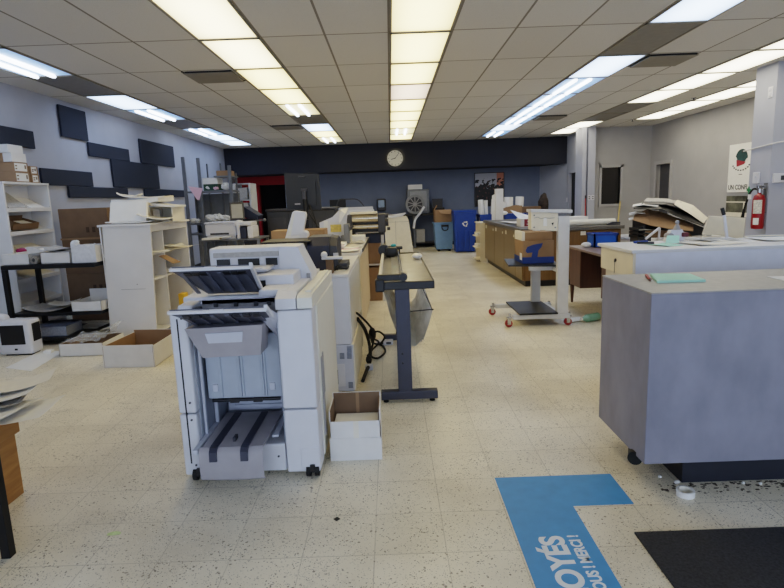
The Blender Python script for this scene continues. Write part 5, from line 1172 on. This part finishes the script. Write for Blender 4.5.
# ================================================================= WHITE COUNTER
wc_ = thing('white_counter', 'white counter with cream drawer end and key lock, behind the grey counter', 'counter', (3.2, 4.0, 0))
obj('carcass', B().box(1.68, 5.0, 3.76, 4.28, 0, .89), white_lam, wc_)
obj('worktop', B().box(1.615, 5.05, 3.72, 4.35, 1.05, 1.073, .004), white_lam, wc_)
dr = obj('drawer', B().box(1.63, 1.65, 3.735, 4.31, .885, 1.049, .003), cream_lam, wc_)
obj('key_lock', B().tube((1.631, 4.02, .975), (1.623, 4.02, .975), .012).box(1.619, 1.625, 4.012, 4.028, .96, .98), dark_plastic, dr)
obj('apron', B().box(1.65, 5.0, 3.73, 4.31, .89, 1.049), mat('bluish_white_laminate', (224, 226, 238), .4, noise=.03), wc_)
obj('end_panel', B().box(1.66, 1.68, 3.76, 4.28, 0, .885), cream_lam, wc_)
obj('key_chain', B().path([(1.621, 4.02, .97), (1.621, 4.02, .88)], .002, 5), grey_metal, dr)
b = B()
for pts in ([(2.86, 3.729, .955), (2.9, 3.729, .965), (2.93, 3.729, .98)], [(3.0, 3.729, .95), (3.02, 3.729, .985), (3.03, 3.729, 1.0)], [(2.74, 3.729, .93), (2.78, 3.729, .925)]): b.path(pts, .0025, 5)
obj('scuff_mark', b, mat('reddish_scuff', (150, 120, 130), .7), wc_)
# foam boards and cartons heaped behind
hp = [(-.0, 0, 'white foam board lowest in the heap of boards by the wall', paper), (.04, .03, 'second lowest white foam board in the heap by the wall', card_white)]
foam_edge = card_white
def board(name, lo, up, th, m, label, cat='board'):
    return single(name, B().strip([lo, [tuple((a + c) / 2 + (.02 if i == 2 else 0) for i, (a, c) in enumerate(zip(p, q))) for p, q in zip(lo, up)], up], th), m, label, cat)
tbl = thing('folding_table', 'low table buried under the heap of boards by the window wall', 'table', (4.5, 9.4, 0))
obj('tabletop', B().box(3.85, 5.3, 8.85, 9.9, .66, .70, .004), white_lam, tbl)
for x, y in ((3.93, 8.93), (5.22, 8.93), (3.93, 9.82), (5.22, 9.82)): obj('leg', B().tube((x, y, 0), (x, y, .66), .02), black_metal, tbl)
single('carton', B().prism([(4.1, 8.95, .701), (4.1, 8.95, .84), (4.8, 8.95, .76), (4.85, 8.95, .701)], (0, .6, 0)), card_dark, 'low crushed carton under the brown cardboard sheet in the heap', 'box')
single('board_stack', B().prism([(4.2, 9.2, .701), (4.2, 9.2, 1.0), (4.5, 9.2, 1.06), (4.85, 9.2, .95), (5.2, 9.2, .8), (5.2, 9.2, .701)], (0, .5, 0)), black_plastic, 'dark bulky pile in the core of the heap of boards', 'board')
board('cardboard_sheet', [(3.84, 8.85, 1.0), (4.135, 8.85, .90), (4.404, 8.85, .845), (4.806, 8.85, .79)], [(4.022, 9.2, 1.072), (4.219, 9.2, 1.147), (4.462, 9.2, 1.09), (4.99, 9.2, .873)], .006, card, 'large brown cardboard sheet tilted toward the viewer in the heap', 'cardboard')
board('foam_board', [(3.816, 8.95, .99), (3.909, 8.95, 1.012), (4.044, 8.95, .95)], [(4.0, 9.4, .99), (4.15, 9.4, 1.02), (4.3, 9.4, .97)], .012, card_white, 'white foam board corner jutting left low in the heap')
board('foam_board', [(3.844, 9.0, 1.07), (3.961, 9.0, 1.10), (4.098, 9.0, 1.085)], [(4.05, 9.5, 1.07), (4.15, 9.5, 1.10), (4.3, 9.5, 1.08)], .012, card_white, 'white foam board corner jutting left in the middle of the heap')
board('foam_board', [(3.864, 8.9, 1.175), (4.314, 8.9, 1.146), (4.655, 8.9, .985), (4.996, 8.9, .857)], [(4.097, 9.4, 1.213), (4.375, 9.4, 1.26), (4.761, 9.4, 1.23), (5.317, 9.4, .856)], .012, black_plastic, 'large black foam board bending down to the right in the heap')
board('foam_board', [(3.89, 9.0, 1.20), (4.06, 9.0, 1.226), (4.30, 9.0, 1.185)], [(4.05, 9.35, 1.21), (4.25, 9.35, 1.245), (4.5, 9.35, 1.25)], .010, card_white, 'white foam board tip jutting far left near the top of the heap')
board('foam_board', [(4.05, 9.05, 1.235), (4.45, 9.05, 1.215), (4.75, 9.05, 1.12), (5.0, 9.05, .95)], [(4.35, 9.55, 1.285), (4.7, 9.55, 1.27), (4.95, 9.55, 1.2), (5.35, 9.55, .93)], .010, dark_plastic, 'charcoal foam board second from the top of the heap')
board('foam_board', [(4.56, 9.0, 1.215), (4.804, 9.0, 1.066), (5.05, 9.0, .897)], [(4.865, 9.5, 1.27), (5.135, 9.5, 1.17), (5.404, 9.5, .943)], .010, warm_paper, 'cream foam board on the right side of the heap, top right')
board('foam_board', [(4.16, 9.2, 1.274), (4.50, 9.2, 1.257), (4.78, 9.2, 1.20)], [(4.379, 9.5, 1.32), (4.679, 9.5, 1.30), (4.93, 9.5, 1.235)], .008, grey_paper, 'crumpled silvery sheet topmost on the heap of boards')
# chair shell / cream panel
cp_ = thing('cream_panel', 'cream tilted panel leaning behind the white counter, left of the column', 'panel', (3.9, 6.6, 0))
obj('panel', B().prism([(3.62, 6.45, .93), (4.10, 6.47, .90), (4.13, 6.5, 1.10), (3.70, 6.48, 1.14)], (0, .03, .005)), cream_plastic, cp_)
obj('panel_lip', B().box(3.62, 4.1, 6.47, 6.5, .86, .91, .004), cream_plastic, cp_)
parts('panel_stand', [B().box(x, x + .04, 6.49, 6.53, 0, 1.0) for x in (3.7, 4.04)], white_metal, cp_)
ts_ = thing('scraper', 'white stick with black grip standing before the cream tilted panel', 'tool', (2.57, 4.25, 1.074))
obj('foot', B().box(2.535, 2.60, 4.22, 4.28, 1.074, 1.088, .003), white_plastic, ts_)
obj('stick', B().tube((2.57, 4.25, 1.085), (2.535, 4.25, 1.262), .011), white_plastic, ts_, True)
obj('grip', B().tube((2.535, 4.25, 1.262), (2.517, 4.25, 1.314), .014), black_plastic, ts_, True)
tg = thing('tape_gun', 'white hand tape dispenser with dark red knob on the white counter', 'tape dispenser', (2.2, 4.28, 1.074))
obj('frame', B().prism([(2.105, 4.26, 1.074), (2.146, 4.26, 1.158), (2.23, 4.26, 1.162), (2.25, 4.26, 1.12), (2.25, 4.26, 1.074), (2.21, 4.26, 1.074), (2.19, 4.26, 1.11), (2.16, 4.26, 1.074)], (0, .05, 0)), white_plastic, tg)
obj('reel', B().tube((2.141, 4.252, 1.113), (2.141, 4.318, 1.113), .024), grey_plastic, tg, True)
obj('red_knob', B().box(2.225, 2.272, 4.24, 4.30, 1.105, 1.14, .008), mat('dark_red_plastic', (92, 26, 36), .4), tg)
obj('cap', B().tube((2.197, 4.28, 1.16), (2.197, 4.28, 1.20), .03, .012).ball((2.197, 4.28, 1.218), .016), grey_plastic, tg, True)
dv = thing('letter_tray', 'stack of black letter trays standing behind the white counter', 'tray', (3.56, 7.95, 0))
for z in (.80, .85, .90):
    obj('tray_shelf', B().box(3.46, 3.67, 7.8, 8.1, z, z + .012, .003).box(3.46, 3.67, 8.08, 8.1, z, z + .04).box(3.46, 3.47, 7.8, 8.1, z, z + .04), black_plastic, dv)
obj('tray_stand', B().box(3.47, 3.66, 7.82, 8.08, 0, .80, .004).box(3.655, 3.67, 8.05, 8.1, .80, .95), dark_plastic, dv)
oh = thing('overhead_arm', 'white slanted support arm beside the black letter trays', 'arm', (3.75, 7.6, 0))
obj('arm', B().tube((3.387, 7.4, .822), (3.57, 7.4, .965), .016).tube((3.57, 7.4, .965), (3.563, 7.4, .80), .014), white_plastic, oh, True)
obj('post', B().box(3.54, 3.6, 7.38, 7.44, 0, .82), white_metal, oh)
for n, (x, y, w_, l_, a, m, lb) in enumerate(((1.96, 3.98, .15, .2, .3, mint_paper, 'mint green note sheet lying on the white counter'), (2.3, 4.0, .36, .3, .1, warm_paper, 'large cream sheet on the white counter, middle'), (2.9, 4.1, .4, .3, -.15, paper, 'white sheet on the white counter, right of the stick'), (2.45, 4.2, .3, .2, .2, grey_paper, 'grey printed sheet at the rear of the white counter'))):
    single('loose_sheet', sheet_bm(w_, l_, 0, .006), m, lb, 'paper', smooth=True, loc=(x, y, 1.0735 + n * .002), rot=(0, 0, a))
single('sticky_note', B().prism([(2.0, 4.05, 1.08), (2.09, 4.03, 1.08), (2.12, 4.09, 1.13), (2.04, 4.11, 1.13)], (0, 0, .002)), mint_paper, 'small mint note folded up on the white counter', 'paper')
for n, (x, y, a, lb, m) in enumerate(((1.88, 4.2, .2, 'dark blue marker pen lying on the white counter, left of the pair', blue_plastic), (1.88, 4.12, -.5, 'black marker pen crossing in front of the blue one on the white counter', black_plastic))):
    t = thing('marker_pen', lb, 'pen', (x, y, 1.0815), a)
    obj('barrel', B().tube((-.05, 0, .002), (.03, 0, .002), .0085), m, t, True, True)
    obj('cap', B().tube((.03, 0, .002), (.065, 0, .002), .0095), blue_plastic if n == 0 else dark_plastic, t, True, True)
for n, (x, y, a, lb) in enumerate(((2.42, 4.3, .03, 'thin white ruler strip at the back of the white counter'), (2.95, 4.3, -.05, 'second white ruler strip at the back of the counter, nearer the column'))):
    single('ruler', B().box(-.2, .2, -.015, .015, 0, .006), warm_paper, lb, 'ruler', loc=(x, y, 1.084), rot=(0, 0, a))

# ================================================================= GREY FRONT COUNTER
conc = mat('brushed_grey_laminate', (136, 135, 148), .55, noise=.1, scale=7, stretch=(1, 1, .6), spec=.3)
gc = thing('grey_counter', 'large brushed grey counter on a black recessed plinth, right foreground', 'counter', (2.0, 2.85, 0))
obj('counter_block', B().box(1.2, 3.2, 2.535, 3.14, .145, .992, .004), conc, gc)
obj('countertop', B().box(1.198, 3.2, 2.532, 3.142, .9925, .9995, .002), mat('grey_top_laminate', (158, 154, 148), .4, noise=.08, scale=20), gc)
obj('plinth', B().box(1.43, 3.2, 2.61, 3.05, 0, .145), mat('black_plinth', (30, 32, 42), .5), gc)
obj('corner_roller', B().tube((1.195, 2.63, .13), (1.235, 2.70, .13), .035, n=20).box(1.2, 1.26, 2.63, 2.72, .11, .147), rubber, gc, True)
single('mint_pad', B().prism([(1.434, 3.06, 1.0), (1.35, 2.80, 1.0), (1.59, 2.785, 1.0), (1.628, 3.01, 1.0)], (0, 0, .012)), mint_paper, 'mint green stack of sheets on the grey counter', 'paper stack')
pn = thing('pen', 'red pen lying at the left end of the mint sheets on the grey counter', 'pen', (1.375, 2.94, 1.0))
obj('barrel', B().tube((1.40, 3.03, 1.007), (1.352, 2.88, 1.007), .0075), red_plastic, pn, True)
obj('cap', B().tube((1.352, 2.88, 1.007), (1.343, 2.852, 1.007), .006, .002), dark_plastic, pn, True)
single('loose_sheet', B().box(1.95, 2.2, 2.73, 2.86, 1.0, 1.003), paper, 'white sheet at the right picture edge on the grey counter', 'paper')

# ================================================================= RIGHT COLUMN AND WALL ITEMS
fx = thing('fire_extinguisher', 'red fire extinguisher with black hose hanging on the lilac grey column', 'fire extinguisher', (4.95, 7.63, .92))
ex, ey = 4.965, 7.555
obj('cylinder', B().lathe((ex, ey, .885), [(.0, 0), (.07, .01), (.075, .04), (.075, .40), (.06, .45), (.025, .475), (.022, .5)], 28), red_paint, fx, True)
obj('valve', B().tube((ex, ey, 1.375), (ex, ey, 1.425), .025).box(ex - .02, ex + .02, ey - .1, ey + .02, 1.425, 1.44, .003).box(ex - .015, ex + .015, ey - .11, ey + .02, 1.455, 1.47, .003).box(ex - .02, ex + .02, ey - .0, ey + .04, 1.415, 1.475, .003), chrome, fx)
obj('hose', B().path([(ex, ey + .03, 1.415), (ex - .02, ey + .1, 1.425), (ex - .04, ey + .15, 1.355), (ex - .05, ey + .18, 1.255), (ex - .05, ey + .22, 1.155)], .014).tube((ex - .05, ey + .22, 1.155), (ex - .045, ey + .26, 1.025), .016, .022), rubber, fx, True)
b = B(); n = 14
rows = [[(ex + .0765 * math.cos(a), ey + .0765 * math.sin(a), z) for a in [PI + .1 + k * .11 for k in range(n)]] for z in (1.10, 1.28)]
obj('instruction_label', B().strip(rows), mat('label_print', (220, 214, 200), .5, noise=.2, scale=60), fx)
rows = [[(ex + .0765 * math.cos(a), ey + .0765 * math.sin(a), z) for a in [PI + .25 + k * .07 for k in range(n)]] for z in (.95, 1.04)]
obj('lower_label', B().strip(rows), paper, fx)
obj('hanging_tag', B().box(ex - .09, ex - .085, ey + .03, ey + .10, 1.29, 1.355), paper, fx)
obj('wall_bracket', B().box(5.035, 5.049, ey - .03, ey + .03, 1.1, 1.5).box(4.99, 5.04, ey - .02, ey + .02, 1.43, 1.46), grey_metal, fx)
sb = thing('alarm_box', 'small white switch box with rounded edges high on the column above the extinguisher hose', 'switch', (5.04, 7.79, 1.6))
obj('cover', B().box(5.02, 5.049, 7.69, 7.81, 1.50, 1.65, .006), white_plastic, sb)
obj('button', B().box(5.014, 5.021, 7.735, 7.765, 1.575, 1.6, .002), cool_plastic, sb)
tmx = thing('thermostat', 'white thermostat with a dark display on the front of the column', 'thermostat', (5.25, 7.49, 1.6))
obj('cover', B().box(5.08, 5.34, 7.46, 7.499, 1.50, 1.62, .008), white_plastic, tmx)
obj('display', B().box(5.17, 5.28, 7.455, 7.461, 1.53, 1.59, .003), dark_plastic, tmx)
sw_ = thing('light_switch', 'small white double switch plate high on the column near the ceiling', 'switch', (5.05, 7.6, 2.66))
obj('plate', B().box(5.04, 5.0495, 7.56, 7.65, 2.60, 2.74, .004), white_plastic, sw_)
parts('rocker', [B().box(5.033, 5.041, 7.585, 7.625, z, z + .04, .003) for z in (2.62, 2.68)], cool_plastic, sw_)
gs = thing('green_cross_sticker', 'small green cross sticker on the column left of the extinguisher', 'sticker', (5.05, 7.95, 1.4))
obj('cross', B().box(5.046, 5.0495, 7.90, 7.93, 1.36, 1.46).box(5.046, 5.0495, 7.87, 7.96, 1.395, 1.425), mat('safety_green', (40, 140, 90), .5), gs)
rd = thing('curtain_rod', 'thin white rod running slantwise across the column', 'rod', (5.03, 7.6, 1.85))
obj('rod', B().tube((5.035, 8.09, 1.955), (5.035, 7.48, 2.005), .008).tube((5.035, 7.48, 2.005), (5.2, 7.48, 2.03), .008), white_metal, rd, True)
obj('rod_end', B().ball((5.035, 8.09, 1.955), .016), dark_plastic, rd, True)
# banner on the right wall
bn = thing('banner', 'tall white banner poster with a dark emblem on the right wall behind the column', 'banner', (6.58, 10.5, 1.0))
obj('banner_sheet', B().box(6.572, 6.58, 9.9, 10.97, 1.36, 2.25), paper, bn)
obj('photo_panel', B().box(6.57, 6.58, 9.9, 10.97, .98, 1.29), mat('green_grey_photo', (92, 92, 80), .6, noise=.5, scale=5), bn)
obj('photo_divider', B().box(6.566, 6.571, 10.40, 10.43, .98, 1.17).box(6.566, 6.571, 9.9, 10.97, 1.165, 1.185).box(6.564, 6.58, 9.9, 11.0, .90, .98), warm_paper, bn)
text('sign_lettering', 'UN CONFLIT', .125, dark_plastic, bn, (6.5705, 10.94, 1.41), (0, -1, 0), (0, 0, 1), bold=.003, squeeze=.98)
em = []
for k in range(24):
    a = 2 * PI * k / 24; em.append((6.571, 10.58 + .16 * math.cos(a) * (1.15 if math.sin(a) > 0 else .85), 1.98 + .17 * math.sin(a) * (1.0 if math.sin(a) > 0 else .55)))
obj('emblem', B().prism(em, (-.002, 0, 0)), mat('dark_teal_print', (28, 64, 66), .5, noise=.3, scale=6), bn)
obj('emblem_red', B().prism([(6.5685, 10.73, 1.96), (6.5685, 10.45, 1.91), (6.5685, 10.49, 1.87), (6.5685, 10.71, 1.83)], (-.001, 0, 0)), mat('crimson_print', (150, 40, 52), .5), bn)
arc = B()
for k in range(9):
    a = PI * (1.12 + .76 * k / 8); arc.box(6.567, 6.5705, 10.58 + .26 * math.cos(a) - .02, 10.58 + .26 * math.cos(a) + .02, 1.90 + .14 * math.sin(a) - .012, 1.90 + .14 * math.sin(a) + .012)
arc.box(6.567, 6.5705, 10.53, 10.63, 1.68, 1.692)
obj('emblem_arc', arc, dark_plastic, bn)
for y, z, lb in ((14.1, 1.0, ''),): pass
# back right small things
for n, x in enumerate((4.965, 5.055)):
    t = thing('power_outlet', 'small white outlet plate on the far column, %s of the pair' % ('left' if n == 0 else 'right'), 'outlet', (x, 14.01, 1.32))
    obj('plate', B().box(x - .035, x + .035, 14.008, 14.019, 1.26, 1.38, .003), white_plastic, t)
    parts('socket', [B().box(x - .014, x + .014, 14.003, 14.009, z, z + .03) for z in (1.28, 1.33)], dark_plastic, t)
brm = thing('broom', 'red handled broom leaning against the far column', 'broom', (4.9, 13.7, 0))
obj('handle', B().tube((4.78, 13.72, .12), (4.86, 13.97, 1.3), .014), red_plastic, brm, True)
obj('grip', B().tube((4.86, 13.97, 1.3), (4.865, 13.985, 1.38), .016), black_plastic, brm, True)
obj('bristle_head', B().box(4.66, 4.92, 13.65, 13.75, 0, .12, .01), dark_plastic, brm)
yl = thing('wooden_pole', 'pale yellow wooden pole leaning under the dark window', 'pole', (5.7, 13.9, 0))
obj('pole', B().tube((5.6, 13.9, 0), (5.84, 14.24, 1.2), .018), mat('pale_pine', (206, 184, 120), .6), yl, True)
b = B().path([(5.2, 14.2, .35), (5.5, 13.6, .55), (5.75, 13.3, .72)], .006)
single('light_switch', B().box(5.066, 5.079, 16.08, 16.14, 1.2, 1.32, .003), white_plastic, 'small white switch plate on the wall left of the far doorway', 'switch')
b.bm.free()
ct2 = thing('tool_rack', 'black hanging strip of tools beside the far doorway', 'rack', (5.0, 15.3, 0))
obj('strip', B().box(4.93, 5.03, 14.9, 14.95, .2, 1.72, .004), black_plastic, ct2)
obj('hook', B().box(4.91, 4.95, 14.88, 14.9, .9, .98).box(4.91, 4.95, 14.88, 14.9, 1.2, 1.28).box(5.0, 5.04, 14.88, 14.9, 1.05, 1.13), grey_plastic, ct2)
obj('foot', B().box(4.85, 5.06, 14.85, 15.05, 0, .2, .004), black_plastic, ct2)

# ================================================================= LIGHT AND CAMERA
w = bpy.data.worlds.new('World'); SC.world = w; w.use_nodes = True
bg = w.node_tree.nodes['Background']; bg.inputs[0].default_value = (.62, .76, 1.0, 1); bg.inputs[1].default_value = 3.2
cam = bpy.data.cameras.new('camera'); co = bpy.data.objects.new('camera', cam); COL.objects.link(co)
cam.sensor_width = 36; cam.sensor_fit = 'HORIZONTAL'; cam.lens = 554.675 / 784 * 36
p_, y_, r_ = 0.1702704, -0.0023540, -0.0364730
F = Vector((math.sin(y_) * math.cos(p_), math.cos(y_) * math.cos(p_), -math.sin(p_))); Rt = Vector((math.cos(y_), -math.sin(y_), 0)); Up = Rt.cross(F)
R2 = Rt * math.cos(r_) + Up * math.sin(r_); U2 = -Rt * math.sin(r_) + Up * math.cos(r_)
co.matrix_world = Matrix(((R2.x, U2.x, -F.x, 0), (R2.y, U2.y, -F.y, 0), (R2.z, U2.z, -F.z, 1.4744), (0, 0, 0, 1)))
cam.clip_end = 60
SC.camera = co
SC.view_settings.view_transform = 'Filmic'
SC.view_settings.look = 'Medium High Contrast'
SC.view_settings.exposure = 0.0
SC.cycles.max_bounces = 8; SC.cycles.diffuse_bounces = 5
SC.cycles.sample_clamp_indirect = 6
